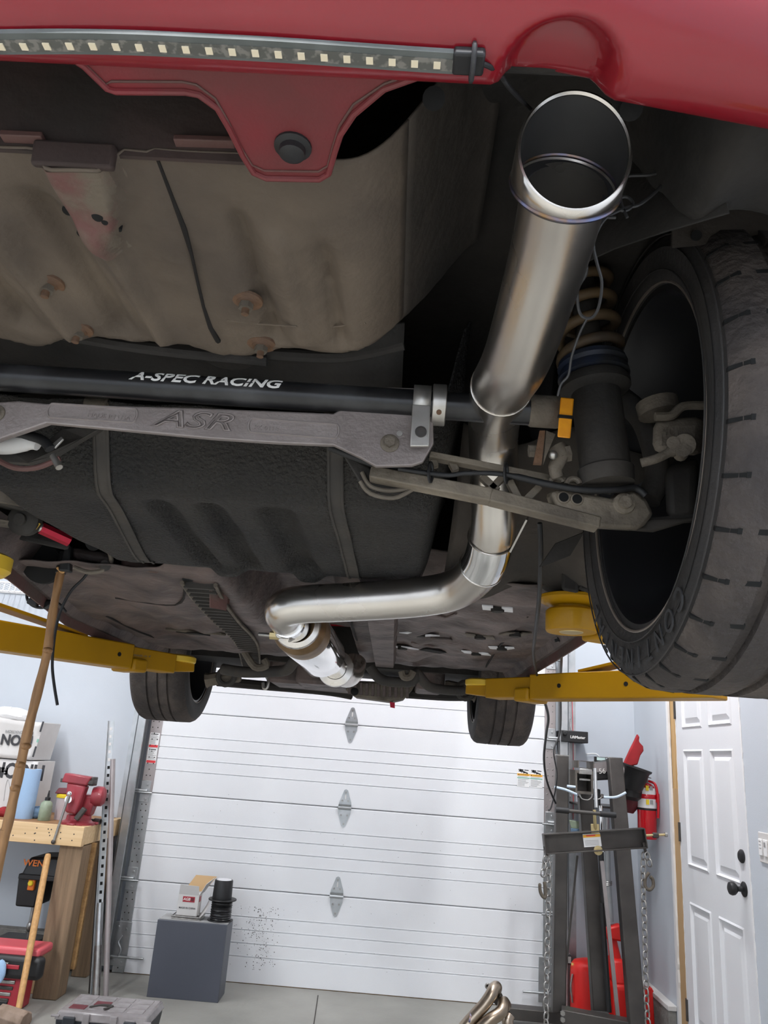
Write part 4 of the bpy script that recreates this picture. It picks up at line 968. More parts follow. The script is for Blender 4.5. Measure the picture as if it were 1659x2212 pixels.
# ---- rear lower control arm
aY = .985
def arm(px, py, dy=0): return P(px, py, y=aY+dy)
lca = MB().beam(arm(800, 1024), arm(1060, 1074), .026, .017, w2=.026, h2=.019).beam(arm(1058, 1074), arm(1292, 1134), .026, .019, w2=.028, h2=.016).build('lower_control_arm', 'arm_metal', car, bevel=.002)
MB().beam(arm(928, 985), arm(1250, 1048), .018, .009).build('arm_rail', 'arm_metal', lca, bevel=.0015)
for a, b, c, d in ((1075, 1062, 1040, 1030), (1052, 1066, 1085, 1032), (1120, 1080, 1100, 1040), (1135, 1082, 1165, 1052), (940, 1010, 935, 995), (985, 1018, 975, 1000)):
    MB().beam(arm(a, b, .006), arm(c, d, .006), .012, .010).build('arm_web', 'arm_metal', lca, bevel=.001)
pl2 = [(1190, 1062), (1215, 1056), (1330, 1078), (1345, 1062), (1372, 1058), (1398, 1078), (1415, 1110), (1396, 1134), (1378, 1145), (1300, 1140), (1232, 1118), (1200, 1092)]
pb = MB().prism([arm(a, b, -.012) for a, b in pl2], (0, .045, .012)).build('arm_end', 'arm_metal', lca, bevel=.006)
for px, py in ((1217, 1075), (1246, 1079)):
    MB().lathe(arm(px, py, -.012), (0, -1, 0), [(.0092, 0), (.0085, .002), (.0065, .0022)], 20).build('hole_rim', 'arm_metal', pb)
    MB().lathe(arm(px, py, -.012), (0, -1, 0), [(.0066, 0), (.0066, .0024)], 20).build('hole', 'black_hole', pb)
MB().lathe(arm(1348, 1088, -.012), (0, -1, 0), [(.015, 0), (.014, .003), (.009, .0035), (.0085, .008)], 20).build('arm_bolt', 'arm_metal', pb)
MB().hexa([arm(1245, 1056, .0), arm(1325, 1070, .0), arm(1325, 1070, .04), arm(1245, 1056, .04), arm(1240, 1036, .0), arm(1322, 1040, .0), arm(1322, 1040, .04), arm(1240, 1036, .04)]).build('strut_fork', 'silver', lca, bevel=.004)
MB().tube(cr([arm(860, 1012, -.02), arm(960, 1026, -.02), arm(1010, 1022, -.022), arm(1090, 1025, -.022), arm(1180, 1045, -.022), arm(1260, 1058, -.024), arm(1330, 1058, -.024), arm(1372, 1054, -.02), arm(1395, 1070, -.02)], 6), [.0034]*20+[.0048]*29, 10).build('sensor_cable', 'wire_black', lca)
for px, py in ((1093, 1022), (930, 1020)):
    c = arm(px, py, -.02); MB().tube([c+V(.003*math.cos(t), .008*math.cos(t), .014*math.sin(t)) for t in [i*math.pi/6 for i in range(12)]], .0022, 6, closed=True).build('cable_tie', 'wire_black', lca)
MB().tube([arm(1203+14*math.cos(t), 1042+10*math.sin(t), -.02) for t in [math.pi+i*math.pi/8 for i in range(9)]], .004, 8).build('cable_bracket', 'dusty_metal', lca)
MB().tube([arm(1238+14*math.cos(t), 1046+12*math.sin(t), -.02) for t in [math.pi+i*math.pi/8 for i in range(9)]], .004, 8).build('cable_bracket', 'dusty_metal', lca)
MB().beam(arm(1400, 1128, .01), arm(1520, 1118, .02), .008, .01).build('arm_ridge', 'dusty_black', lca)
MB().hexa([arm(1270, 1140), arm(1410, 1150), arm(1410, 1150, .08), arm(1270, 1140, .08), arm(1270, 1125), arm(1520, 1118), arm(1520, 1118, .08), arm(1270, 1125, .08)]).build('trailing_arm', 'dusty_black', lca, bevel=.01)
# sway bar end link and bracket
el = MB().hexa([P(1168, 1000, y=.935), P(1175, 1000, y=.935), P(1175, 1000, y=.945), P(1168, 1000, y=.945), P(1172, 930, y=.935), P(1190, 930, y=.935), P(1190, 930, y=.945), P(1172, 930, y=.945)])
el = MB().prism([P(1152, 1002, y=.93), P(1170, 1003, y=.93), P(1178, 930, y=.93), P(1166, 930, y=.93)], (0, .004, 0)).build('end_link', 'rust', car, smooth=False)
MB().prism([P(1174, 1003, y=.932), P(1180, 985, y=.932), P(1200, 938, y=.932), P(1180, 930, y=.932)], (0, .004, 0)).build('link_plate', 'dusty_metal', el, smooth=False)
MB().cyl(P(1142, 974, y=.95), P(1162, 974, y=.95), .009, 6).build('link_nut', 'dusty_metal', el, smooth=False)
MB().cyl(P(1208, 982, y=.95), P(1230, 978, y=.95), .012, 6).build('link_nut', 'dusty_metal', el, smooth=False)
MB().tube(cr([P(1203, 965, y=.95), P(1212, 985, y=.95), P(1200, 1010, y=.955), P(1204, 1030, y=.96)], 4), [.012]*5+[.010]*4+[.009]*4, 10).build('link_ball', 'dusty_metal', el)
MB().ball(P(1195, 983, y=.935), .006).build('grease_cap', 'silver', el)
# pressed ears under the brace
m = MB().prism([P(735, 975, y=1.0), P(790, 1005, y=1.0), P(830, 1025, y=1.0), P(880, 1050, y=1.0), P(865, 1072, y=1.0), P(815, 1062, y=1.0), P(775, 1040, y=1.0)], (0, .02, .01)).build('arm_mount', 'dusty_black', car, bevel=.003)
for pts in (((782, 1020), (800, 1050), (840, 1060), (880, 1056)), ((778, 1040), (800, 1066), (850, 1076), (890, 1058))):
    MB().tube(cr([P(a, b, y=.995) for a, b in pts], 4), .003, 8).build('mount_edge', 'dusty_metal', m)
MB().tube(cr([P(712, 966, y=.985), P(760, 985, y=.985), P(820, 1006, y=.985), P(870, 1012, y=.985)], 5), .0055, 10).build('brake_hose', 'wire_black', m)
# right side of the floor behind the wheel, heat shield, hose guard
def side(u, v):
    x = .08+u*.38; y = 1.12+v*.4
    return V(x, y, 1.80+.13*(1-v)**2+.02*math.sin(x*30)+.05*math.exp(-((x-.20)/.06)**2)*math.exp(-((v-.7)/.25)**2)-.045*v)
MB().grid(side, 30, 24).build('rear_floor_step', 'under_mid', car, solid=.003, ang=70)
MB().prism([P(1166, 1225, y=1.2), P(1200, 1175, y=1.2), P(1262, 1150, y=1.2), P(1232, 1200, y=1.2), P(1195, 1215, y=1.2)], (0, .004, .002)).build('hose_guard', 'dusty_black', car, smooth=False)
for x0, x1 in ((1213, 1250), (1250, 1285)):
    MB().hexa([P(x0, 1275, y=1.42), P(x1, 1282, y=1.42), P(x1, 1282, y=1.46), P(x0, 1275, y=1.46), P(x0, 1180, y=1.42), P(x1, 1180, y=1.42), P(x1, 1180, y=1.46), P(x0, 1180, y=1.46)]).build('fuel_line_cover', 'under_dark', car, bevel=.006)
# ================================================================== LED strip zip-tied under the bumper
led = thing('led_strip', 'grey light strip of pale square diodes tied under the red bumper', 'light strip', P(500, 100, z=1.888))
A, B = P(-60, 88, z=1.8885), P(985, 131, z=1.8885)
mids = [P(a, b, z=1.8885) for a, b in ((-60, 90), (0, 91), (150, 90), (300, 93), (450, 100), (600, 108), (750, 118), (880, 127), (990, 134))]
mp = cr(mids, 6); m = MB()
for i in range(len(mp)-1): m.beam(mp[i], mp[i+1], .0168, .004)
m.build('sleeve', 'led_silicone', led, smooth=False)
m = MB()
for i in range(len(mp)-1): m.beam(mp[i]+V(0, .001, -.0022), mp[i+1]+V(0, .001, -.0022), .0095, .0008)
m.build('circuit_board', 'led_board', led, smooth=False)
chip = None
for k in range(22):
    px = -45+k*49.6
    q = min(mp, key=lambda s: abs(s.x-P(px, 95, z=1.8885).x)); q = V(P(px, 95, z=1.8885).x, q.y+.001, q.z-.0036)
    if chip is None:
        chip = MB().span(q+V(-.0024, -.0026, 0), q+V(.0024, .0026, .0014)).build('led_chip', 'led_chip', led); co_ = WLOC[chip.name]-q
    else: copy_to(chip, q+co_, led)
e = mp[-1]
MB().span(e+V(-.004, -.010, -.004), e+V(.018, .008, .004)).build('end_cap', 'plastic_black', led, bevel=.002)
MB().tube([e+V(.010, .013*math.cos(t), .009*math.sin(t)) for t in [i*math.pi/6 for i in range(12)]], .0018, 6, closed=True).build('zip_tie', 'wire_grey', led)
MB().tube(cr([e+V(.016, 0, 0), P(1065, 148, z=1.893), P(1085, 168, y=.44), P(1105, 195, y=.46), P(1150, 240, y=.55)], 6), .0019, 8).build('lead_wire', 'wire_black', led)
# loose wiring beside the exhaust tip
wr_ = thing('loose_wire', 'thin dark tangled wire looping beside the exhaust tip and down to the spring', 'wire', P(1290, 560, y=.62))
for pts, r in ((((1355, 470), (1340, 430), (1345, 385), (1400, 378), (1438, 372), (1430, 400), (1385, 440), (1350, 450), (1310, 470), (1290, 500), (1282, 530), (1290, 570), (1300, 610), (1294, 660), (1280, 685), (1262, 686), (1250, 670), (1247, 630), (1255, 610), (1266, 590), (1270, 545), (1300, 470), (1330, 448)), .0017), (((1268, 688), (1252, 720), (1235, 770), (1228, 810), (1212, 830), (1205, 855)), .0014), (((1300, 465), (1320, 440), (1350, 425), (1368, 440), (1352, 455), (1325, 452), (1310, 468), (1330, 470)), .0017)):
    MB().tube(cr([P(a, b, y=.62+.0004*max(0, b-480)) for a, b in pts], 5), r, 6).build('wire_loop', 'wire_grey', wr_)
# ================================================================== the lift (two posts, arms under the sills)
def lift(sx, label):
    X = CX+sx*1.56
    t = thing('car_lift', label, 'car lift', (X, 2.0, 0))
    MB().span((X-.14, 1.87, 0), (X+.14, 2.13, 3.1)).build('column', 'yellow', t, bevel=.012)
    MB().span((X-.25, 1.75, 0), (X+.25, 2.25, .02)).build('base_plate', 'yellow', t, bevel=.004)
    return t
Lf = lift(-1, 'yellow lift post with swing arms under the left sill of the car')
Rt = lift(1, 'yellow lift post with swing arms under the right sill of the car')
def front_arm(par, tip, root, zc, s, marks):
    d = (root-tip).normalized(); n = V(-d.y, d.x, 0)*(1 if V(-d.y, d.x, 0).y > 0 else -1)
    a = MB().beam(root, tip+d*.30, .10, .085, w2=.10, h2=.082).build('front_arm', 'yellow', par, bevel=.005)
    MB().beam(tip+d*.34, tip+d*.10, .08, .068).build('arm_extension', 'yellow', a, bevel=.004)
    MB().beam(tip+d*.14+V(0, 0, -.012), tip, .07, .04, w2=.065, h2=.036).build('arm_fork', 'yellow', a, bevel=.004)
    MB().beam(tip+d*.30+V(0, 0, -.026), tip+d*.24+V(0, 0, -.026), .118, .045).build('stop_collar', 'yellow', a, bevel=.008)
    MB().lathe(tip+d*.05+V(0, 0, .010), (0, 0, 1), [(.055, 0), (.06, .004), (.06, .020), (.05, .026)], 28).build('lift_pad', 'yellow_pale', a)
    MB().beam(root+V(0, 0, .125)+d*.05, tip+d*.48+V(0, 0, .046), .07, .010).build('gusset_brace', 'yellow', a, bevel=.002)
    for k in marks:
        c = tip+d*k-n*.0503
        MB().lathe(c, -n, [(.007, -.002), (.007, .0012)], 14).build('bolt_hole', 'black_hole', a)
    return a, d
tl = P(408, 1437, y=2.86); tl.z = 1.683; r_l = P(-60, 1378, y=2.15); r_l.z = 1.672
fa, d = front_arm(Lf, tl, r_l+(r_l-tl)*.25, 1.67, -1, (.36, .62))
text('marker_scrawl', 'made in 4', P(318, 1421, y=2.58)+V(0, -.06, 0), (1, .45, 0), (0, 0, 1), .008, 'ink', fa, depth=.0003, sx=1.2, shear=.4)
tr_ = P(1018, 1486, y=2.86); tr_.z = 1.676; r_r = P(1540, 1478, y=2.2); r_r.z = 1.684
front_arm(Rt, tr_, r_r+(r_r-tr_)*.02, 1.665, 1, (.42, .66))
# rear right arm with its screw pad
pc = P(1234, 1292, y=1.50)
ra = MB().beam(pc+V(.05, .02, -.048), pc+V(.65, .30, -.05), .085, .055).build('rear_arm', 'yellow', Rt, bevel=.006)
MB().lathe(pc+V(0, 0, -.068), (0, 0, 1), [(.048, 0), (.050, .003), (.050, .040), (.046, .044)], 36).build('pad_sleeve', 'yellow', ra)
MB().lathe(pc+V(0, 0, -.0695), (0, 0, 1), [(.022, 0), (.024, .002)], 24).build('screw_end', 'tan_steel', ra)
MB().lathe(pc+V(0, 0, -.026), (0, 0, 1), [(.034, 0), (.034, .008), (.052, .012), (.066, .020), (.066, .026), (.06, .029)], 40).build('lift_pad', 'yellow', ra)
rl = MB().beam(V(-1.05, 1.35, 1.665), V(-1.7, 1.75, 1.66), .10, .08).build('rear_arm', 'yellow', Lf, bevel=.006)
q = P(2, 1220, y=1.40)
MB().lathe((q.x-.045, q.y, q.z-.02), (0, 0, 1), [(.05, 0), (.06, .01), (.06, .035), (.05, .04)], 28).build('lift_pad', 'yellow_pale', rl)
# ================================================================== workbench and what lies on it
BT, BF, BXR = .893, 4.78, -1.757
wb = thing('workbench', 'pine workbench with a thick front board and square timber leg against the far wall', 'workbench', (-2.3, 5.1, 0))
MB().span((-3.3, BF+.02, BT-.018), (BXR-.02, YD+.04, BT)).build('bench_top', 'ply_top', wb, bevel=.002)
fbd = MB().span((-3.3, BF-.02, BT-.105), (BXR, BF+.02, BT+.003)).build('front_board', 'pine', wb, bevel=.003)
sbd = MB().span((BXR-.04, BF+.021, BT-.10), (BXR, YD+.04, BT+.002)).build('side_board', 'pine', wb, bevel=.003)
for i in range(14):
    x = BXR-R.choice((.02, .05, .09, .13, .2, .28, .33, .4)); z = BT-R.uniform(.015, .09)
    MB().lathe((x+R.uniform(-.01, .01), BF-.02, z), (0, -1, 0), [(.004, 0), (.002, .0006)], 8).build('screw_hole', 'grime', fbd)
lg = MB().span((-1.897, BF+.021, 0), (-1.759, BF+.16, BT-.105)).build('leg', 'old_wood', wb, bevel=.006)
MB().span((-1.80, BF+.161, .12), (-1.735, BF+.185, BT-.10)).build('leg_panel', 'osb', wb, bevel=.002)
MB().span((-1.86, YD-.16, 0), (-1.765, YD-.06, BT-.018)).build('leg', 'old_wood', wb, bevel=.005)
MB().span((-1.99, BF+.10, .0), (-1.905, BF+.14, .23)).build('offcut', 'pine', wb, bevel=.003)
MB().span((-3.25, BF+.3, .10), (-1.9, BF+.34, .19)).build('stretcher', 'old_wood', wb, bevel=.003)
# carton boxes
def carton(name, x0, x1, z0, z1, y0, y1, label, warp=0):
    t = thing(name, label, 'box', ((x0+x1)/2, (y0+y1)/2, z0), 'white cartons stacked on the workbench')
    def fr(u, v): return V(x0+(x1-x0)*u+warp*v*.12, y0+warp*.03*math.sin(math.pi*v), z0+(z1-z0)*v+warp*.05*math.sin(u*5.5)*v)
    m = MB().grid(fr, 16, 8); b = MB()
    m.build('front_face', 'box_white', t, solid=.004)
    MB().hexa([V(x0, y0+.004, z0), V(x1, y0+.004, z0), V(x1, y1, z0), V(x0, y1, z0), V(x0+warp*.12, y0+.004, z1-warp*.04), V(x1+warp*.12, y0+.004, z1-warp*.03), V(x1+warp*.12, y1, z1-warp*.03), V(x0+warp*.12, y1, z1-warp*.04)]).build('carton_body', 'box_white', t, bevel=.003)
    return t
yb = 5.08
b1 = carton('carton', -2.86, P(72, 1700, y=yb).x-.0, BT+.001, P(80, 1645, y=yb).z, yb, yb+.26, 'lower white carton with upside-down black lettering behind the blue paper roll')
zt = P(80, 1645, y=yb).z+.006
b2 = carton('carton', -2.86, P(72, 1638, y=yb).x, zt, P(95, 1555, y=yb).z-.01, yb-.01, yb+.26, 'upper sagging white carton with upside-down black lettering, topmost on the workbench', .22)
def utext(s, px, py, h, par, y, sx=1, mm='ink', sh=-.0, dx=0): return text('lettering', s, P(px, py, y=y), (-1, 0, 0), (0, 0, -1), h, mm, par, depth=.0004, sx=sx, bold=.035, shear=sh)
utext('iCON', 36, 1598, .062, b2, yb-.014, .92)
utext('INNOVATION', 38, 1581, .016, b2, yb-.014, 1.1, 'ink_grey')
hh = P(61, 1597, y=yb-.013)
MB().prism([hh+V(-.012, 0, -.04), hh+V(.02, 0, -.04), hh+V(.024, 0, .05), hh+V(.014, 0, .02), hh+V(.012, 0, -.022), hh+V(-.012, 0, -.022)], (0, .001, 0)).build('logo', 'ink', b2, smooth=False)
for z0, z1, mm in ((.02, .085, 'ink'), (.175, .24, 'ink'), (.11, .13, 'sticker_green')):
    xr = P(72, 1638, y=yb).x
    MB().beam(V(xr+.022*(z0/.25), yb-.0135, zt+z0), V(xr+.024*(z1/.25), yb-.0135, zt+z1), .012, .001, (0, 1, 0)).build('printed_edge', mm, b2)
utext('HiCON', 40, 1664, .088, b1, yb-.003, .82); utext('Fabr', 2, 1664, .040, b1, yb-.003, .9)
MB().tube(cr([P(8, 1730, y=yb-.004), P(12, 1700, y=yb-.004), P(17, 1684, y=yb-.004), P(21, 1700, y=yb-.004), P(20, 1720, y=yb-.004)], 4), .0012, 6).build('marker_loop', 'ink_grey', b1)
# clear bag crumpled on top of the cartons
bg = MB().ball((-2.55, yb+.12, P(5, 1560, y=yb).z+.045), (.16, .1, .05), 18, 10)
for q in bg.v: q += V(R.uniform(-.008, .008), R.uniform(-.008, .008), R.uniform(-.01, .01))
tag(bg.build('plastic_bag', 'paper_white', smooth=False), 'crumpled white plastic bag lying on top of the upper carton', 'bag')
# blue paper towel roll
x, y = P(53, 1768, y=4.98).x-.012, 4.98
t = thing('paper_towel_roll', 'tall blue shop paper roll standing on the workbench', 'paper roll', (x, y, BT))
MB().lathe((x, y, BT), (0, 0, 1), [(.02, 0), (.056, 0), (.0565, .004), (.0565, .282), (.056, .286), (.02, .286), (.02, .2), (.0, .2)], 36).build('paper', 'blue_paper', t)
MB().lathe((x, y, BT), (0, 0, 1), [(.021, .2), (.021, .287), (.019, .287), (.019, .2)], 24, cap=False).build('core', 'cardboard', t)
# squeeze bottle
c = P(95, 1768, y=4.95); t = thing('squeeze_bottle', 'olive green squeeze bottle with black nozzle on the workbench', 'bottle', (c.x, 4.95, BT))
MB().lathe((c.x, 4.95, BT), (0, 0, 1), [(.034, 0), (.036, .004), (.036, .085), (.033, .1), (.02, .112), (.014, .115)], 28).build('body', 'bottle_green', t)
MB().lathe((c.x, 4.95, BT), (0, 0, 1), [(.0362, .02), (.0364, .022), (.0364, .075), (.0362, .077)], 28, cap=False).build('wrap', 'bottle_green', t)
MB().lathe((c.x, 4.95, BT+.112), (0, 0, 1), [(.016, 0), (.016, .02), (.008, .022), (.006, .03), (.0065, .034), (.003, .06)], 20).build('nozzle_cap', 'plastic_black', t)
# clear tub with yellow lid and maroon pack on top
c = P(133, 1768, y=5.08); t = thing('plastic_tub', 'clear tub with yellow lid and red contents behind the vise', 'tub', (c.x, 5.08, BT))
MB().lathe((c.x, 5.08, BT), (0, 0, 1), [(.046, 0), (.05, .13)], 28).build('tub_wall', 'tub_clear', t)
MB().lathe((c.x, 5.08, BT+.003), (0, 0, 1), [(.044, 0), (.046, .07)], 24).build('contents', 'tub_red', t)
MB().lathe((c.x, 5.08, BT+.128), (0, 0, 1), [(.054, 0), (.055, .004), (.055, .018), (.05, .022)], 28).build('lid', 'yellow_lid', t)
tag(MB().hexa([V(c.x-.055, 5.03, BT+.151), V(c.x+.06, 5.03, BT+.151), V(c.x+.06, 5.13, BT+.151), V(c.x-.055, 5.13, BT+.151), V(c.x-.04, 5.04, BT+.185), V(c.x+.06, 5.04, BT+.19), V(c.x+.055, 5.12, BT+.19), V(c.x-.04, 5.12, BT+.18)]).build('sponge_pack', 'maroon', bevel=.006), 'dark maroon pack lying on the yellow tub lid', 'pack')
# rags
def rag(name, c, r, m, label, seed):
    rr = random.Random(seed); k = MB().ball(c, r, 20, 12)
    for q in k.v:
        q += V(rr.uniform(-1, 1)*r[0]*.12, rr.uniform(-1, 1)*r[1]*.12, rr.uniform(-1, 1)*r[2]*.16); q.z = max(q.z, BT+.0005)
    return tag(k.build(name, m, ang=80), label, 'rag')
c = P(8, 1755, y=5.0); rag('rag', (c.x, 5.0, BT+.022), (.055, .05, .03), 'cloth_red', 'red shop rag bunched at the left end of the workbench', 3)
c = P(78, 1758, y=5.03); rag('rag', (c.x+.01, 5.03, BT+.03), (.058, .04, .038), 'cloth_blue', 'blue shop rag bunched behind the green squeeze bottle', 4)
c = P(212, 1770, y=4.98); t = tag(MB().lathe((c.x-.05, 4.98, BT+.018), (1, -.25, 0), [(.011, 0), (.012, .03), (.017, .035), (.017, .075), (.011, .076), (.010, .06), (.0, .06)], 20).build('impact_socket', 'steel_dark'), 'black impact socket lying on the workbench right of the vise', 'socket')
# bench vise
c = V(P(168, 1780, y=4.9).x, 4.90, BT)
vs = thing('bench_vise', 'red cast bench vise bolted to the corner of the workbench', 'vise', c)
MB().lathe(c, (0, 0, 1), [(.098, 0), (.098, .014), (.08, .02), (.072, .028), (.070, .05), (.06, .058)], 36).build('base', 'vise_red', vs)
for a_ in (30, 150, 270):
    q = c+V(.098*math.cos(math.radians(a_)), .098*math.sin(math.radians(a_)), 0)
    MB().span(q+V(-.024, -.024, 0), q+V(.024, .024, .016)).build('base_lug', 'vise_red', vs, bevel=.008)
MB().hexa([c+V(-.035, -.03, .05), c+V(.07, -.03, .05), c+V(.07, .05, .05), c+V(-.035, .05, .05), c+V(-.02, -.04, .17), c+V(.095, -.04, .17), c+V(.095, .06, .17), c+V(-.02, .06, .17)]).build('body', 'vise_red', vs, bevel=.012)
MB().lathe(c+V(.09, .0, .165), (1, .15, 0), [(.05, -.03), (.058, -.005), (.056, .03), (.04, .045), (.0, .05)], 28).build('swivel_drum', 'vise_red', vs)
MB().hexa([c+V(-.055, -.10, .07), c+V(.015, -.10, .06), c+V(.015, -.03, .06), c+V(-.055, -.03, .07), c+V(-.075, -.10, .235), c+V(.045, -.10, .225), c+V(.045, -.03, .225), c+V(-.075, -.03, .235)]).build('front_jaw', 'vise_red', vs, bevel=.012)
MB().hexa([c+V(-.105, -.105, .235), c+V(.05, -.105, .225), c+V(.05, -.035, .225), c+V(-.105, -.035, .235), c+V(-.095, -.105, .288), c+V(.07, -.105, .275), c+V(.07, -.035, .275), c+V(-.095, -.035, .288)]).build('jaw_head', 'vise_red', vs, bevel=.008)
MB().beam(c+V(-.115, -.07, .245), c+V(.085, -.07, .245), .06, .022).build('jaw_pipe_plate', 'steel_dark', vs, bevel=.003)
MB().span(c+V(.055, -.09, .225), c+V(.082, -.02, .275)).build('jaw_insert', 'steel_dark', vs, bevel=.004)
MB().cyl(c+V(-.03, -.14, .145), c+V(-.03, -.08, .145), .021, 20).build('screw_collar', 'chrome', vs)
MB().beam(c+V(.02, -.09, .035), c+V(.06, -.09, .1), .03, .03).build('jaw_guide', 'steel_dark', vs, bevel=.005)
hd = MB().cyl(c+V(-.028, -.148, .165), c+V(-.065, -.148, -.085), .0075, 14).build('handle', 'steel', vs)
MB().ball(c+V(-.025, -.148, .178), .015).build('handle_knob', 'chrome', hd)
MB().ball(c+V(-.067, -.148, -.088), .013).build('handle_knob', 'steel_dark', hd)
# ================================================================== under and beside the bench
# drill press
c = V(-2.06, 5.20, 0)
dp = thing('drill_press', 'black and orange bench drill press under the workbench', 'drill press', c)
MB().span((-2.28, 5.02, 0), (-1.98, 5.30, .03)).build('base', 'plastic_black', dp, bevel=.006)
MB().cyl((-2.03, 5.24, .03), (-2.03, 5.24, .62), .025, 20).build('column', 'steel_dark', dp)
hx0, hx1 = P(47, 1870, y=5.0).x, P(126, 1870, y=5.0).x
MB().hexa([V(hx0, 5.0, .565), V(hx1+.02, 5.0, .57), V(hx1+.02, 5.3, .57), V(hx0, 5.3, .565), V(hx0+.03, 5.02, .675), V(hx1+.02, 5.02, .69), V(hx1+.02, 5.28, .69), V(hx0+.03, 5.28, .675)]).build('belt_cover', 'plastic_black', dp, bevel=.015)
MB().span((hx0-.005, 4.99, .555), (hx1+.02, 5.3, .585)).build('cover_rim', 'plastic_black', dp, bevel=.006)
text('lettering', 'WEN', P(73, 1865, y=5.008), (1, 0, 0), (0, .1, 1), .034, 'orange_pl', dp, depth=.001, sx=1.15, bold=.02)
MB().hexa([V(-2.19, 5.03, .40), V(-2.07, 5.03, .40), V(-2.07, 5.25, .40), V(-2.19, 5.25, .40), V(-2.20, 5.02, .56), V(-2.06, 5.02, .56), V(-2.06, 5.26, .56), V(-2.20, 5.26, .56)]).build('head', 'plastic_black', dp, bevel=.01)
q = P(66, 1910, y=5.0); sw_ = MB().span(q+V(-.018, 0, -.035), q+V(.022, .04, .035)).build('switch_box', 'orange_pl', dp, bevel=.006)
MB().lathe(q+V(.002, 0, .006), (0, -1, 0), [(.015, 0), (.015, .012), (.01, .016)], 18).build('stop_button', 'yellow_lid', sw_)
ch = P(72, 1960, y=5.08)
m = MB().cyl((ch.x, 5.08, .31), (ch.x, 5.08, .42), .011, 14)
m.build('quill', 'steel', dp)
MB().lathe((ch.x, 5.08, .31), (0, 0, -1), [(.014, 0), (.018, .01), (.018, .03), (.012, .045), (.004, .05), (.003, .12)], 18).build('chuck', 'steel', dp)
MB().span((-2.27, 4.98, .205), (-2.02, 5.2, .225)).build('table', 'steel_dark', dp, bevel=.003)
MB().span((-2.275, 4.97, .195), (-2.015, 4.99, .228)).build('table_edge', 'orange_pl', dp, bevel=.004)
MB().tube(cr([(-2.1, 5.15, .19), (-2.2, 5.12, .15), (-2.27, 5.1, .05), (-2.33, 5.08, .01)], 5), .005, 8).build('power_cord', 'wire_black', dp)
# red tool chest
ct = thing('tool_chest', 'small red and black wheeled tool chest at the left edge, below the workbench', 'tool chest', (-1.95, 4.6, 0))
x1 = P(44, 2130, y=4.55).x; xl = P(92, 2062, y=4.55).x
MB().span((-2.3, 4.55, .0), (x1, 4.71, .19)).build('body', 'tool_red', ct, bevel=.008)
MB().span((-2.3, 4.53, .262), (xl-.01, 4.71, .31)).build('lid', 'pink_lid', ct, bevel=.016, seg=3)
MB().span((-2.3, 4.505, .165), (P(86, 2110, y=4.51).x, 4.57, .275)).build('front_handle', 'plastic_black', ct, bevel=.025, seg=4)
MB().span((-2.1, 4.498, .215), (P(43, 2080, y=4.50).x, 4.506, .235)).build('name_plate', 'tool_red', ct, bevel=.003)
text('lettering', 'cw', P(14, 2080, y=4.496), (1, 0, 0), (0, 0, 1), .011, 'white_print', ct, depth=.0005, shear=.3)
for k in range(4):
    z = .145-k*.028
    MB().span((-2.1, 4.543, z-.011), (x1-.03-.006*k, 4.551, z+.006)).build('socket_row', 'steel' if k % 2 == 0 else 'steel_dark', ct, bevel=.003)
MB().span((-2.1, 4.542, .02), (x1-.05, 4.551, .055)).build('latch_well', 'plastic_black', ct, bevel=.004)
c = P(2, 2098, y=4.49); g = MB().ball((c.x-.0, 4.48, c.z-.0), (.03, .012, .055), 16, 10)
for q in g.v: q += V(R.uniform(-.003, .003), 0, R.uniform(-.004, .004))
tag(g.build('nitrile_glove', 'blue_paper', ang=70), 'light blue glove hanging over the front of the red tool chest', 'glove')
# sledge hammer leaning on the bench
a, b = P(104, 1846, y=4.742), P(40, 2180, z=.085)
sh = thing('sledge_hammer', 'sledge hammer with pale wooden handle leaning on the workbench', 'hammer', (b.x, b.y, 0))
MB().tube([a, a+(b-a)*.02, a+(b-a)*.5, a+(b-a)*.9, b], [.015, .0175, .018, .016, .015], 16).build('handle', 'handle_wood', sh)
hc = V(b.x-.02, b.y-.01, .052); hd_ = V(.92, -.30, -.06).normalized()
MB().tube([hc-hd_*.085, hc-hd_*.075, hc-hd_*.04, hc+hd_*.04, hc+hd_*.08, hc+hd_*.09], [.034, .043, .046, .046, .046, .04], 8).build('head', 'hammer_head', sh, smooth=False, bevel=.003)
# tall stick propping the car
st_ = thing('prop_stick', 'tall thin brown wooden stick propped upright under the car at left', 'stick', (-.75, 1.62, 0))
tp = [(131, 1236), (118, 1300), (108, 1360), (102, 1410), (80, 1500), (60, 1580), (45, 1650), (28, 1730), (12, 1800), (0, 1850)]
pts = [P(a_, b_, y=1.62) for a_, b_ in tp]; pts = pts+[V(pts[-1].x+.004, 1.62, .6), V(pts[-1].x, 1.62, .0)]
MB().tube(cr(pts, 4), [.0085+.0014*math.sin(i*1.3)*.5+.0012*min(1, i/20) for i in range(4*(len(pts)-1)+1)], 12).build('shaft', 'stick_wood', st_)
for a_, b_ in ((56, 1612), (44, 1652), (33, 1702), (103, 1405)):
    q = P(a_, b_, y=1.615); MB().ball(q, (.0105, .0105, .007), 10, 8).build('knot', 'stick_wood', st_)
MB().cyl(P(131, 1238, y=1.62), P(140, 1195, y=1.63), .0115, 10).build('taped_end', 'wire_black', st_)
MB().tube(cr([P(124, 1226, y=1.61), P(129, 1232, y=1.61), P(136, 1236, y=1.61), P(143, 1228, y=1.61)], 3), .003, 6).build('split_fibre', 'handle_wood', st_)
# black cable hanging left of the stick
tag(MB().tube(cr([P(a_, b_, y=1.7) for a_, b_ in ((196, 1228), (180, 1250), (155, 1275), (135, 1310), (122, 1350), (115, 1400), (113, 1440), (117, 1480), (124, 1523))], 5), .0034, 8).build('hanging_cable', 'wire_black'), 'short black cable end hanging from the car floor beside the stick', 'cable')
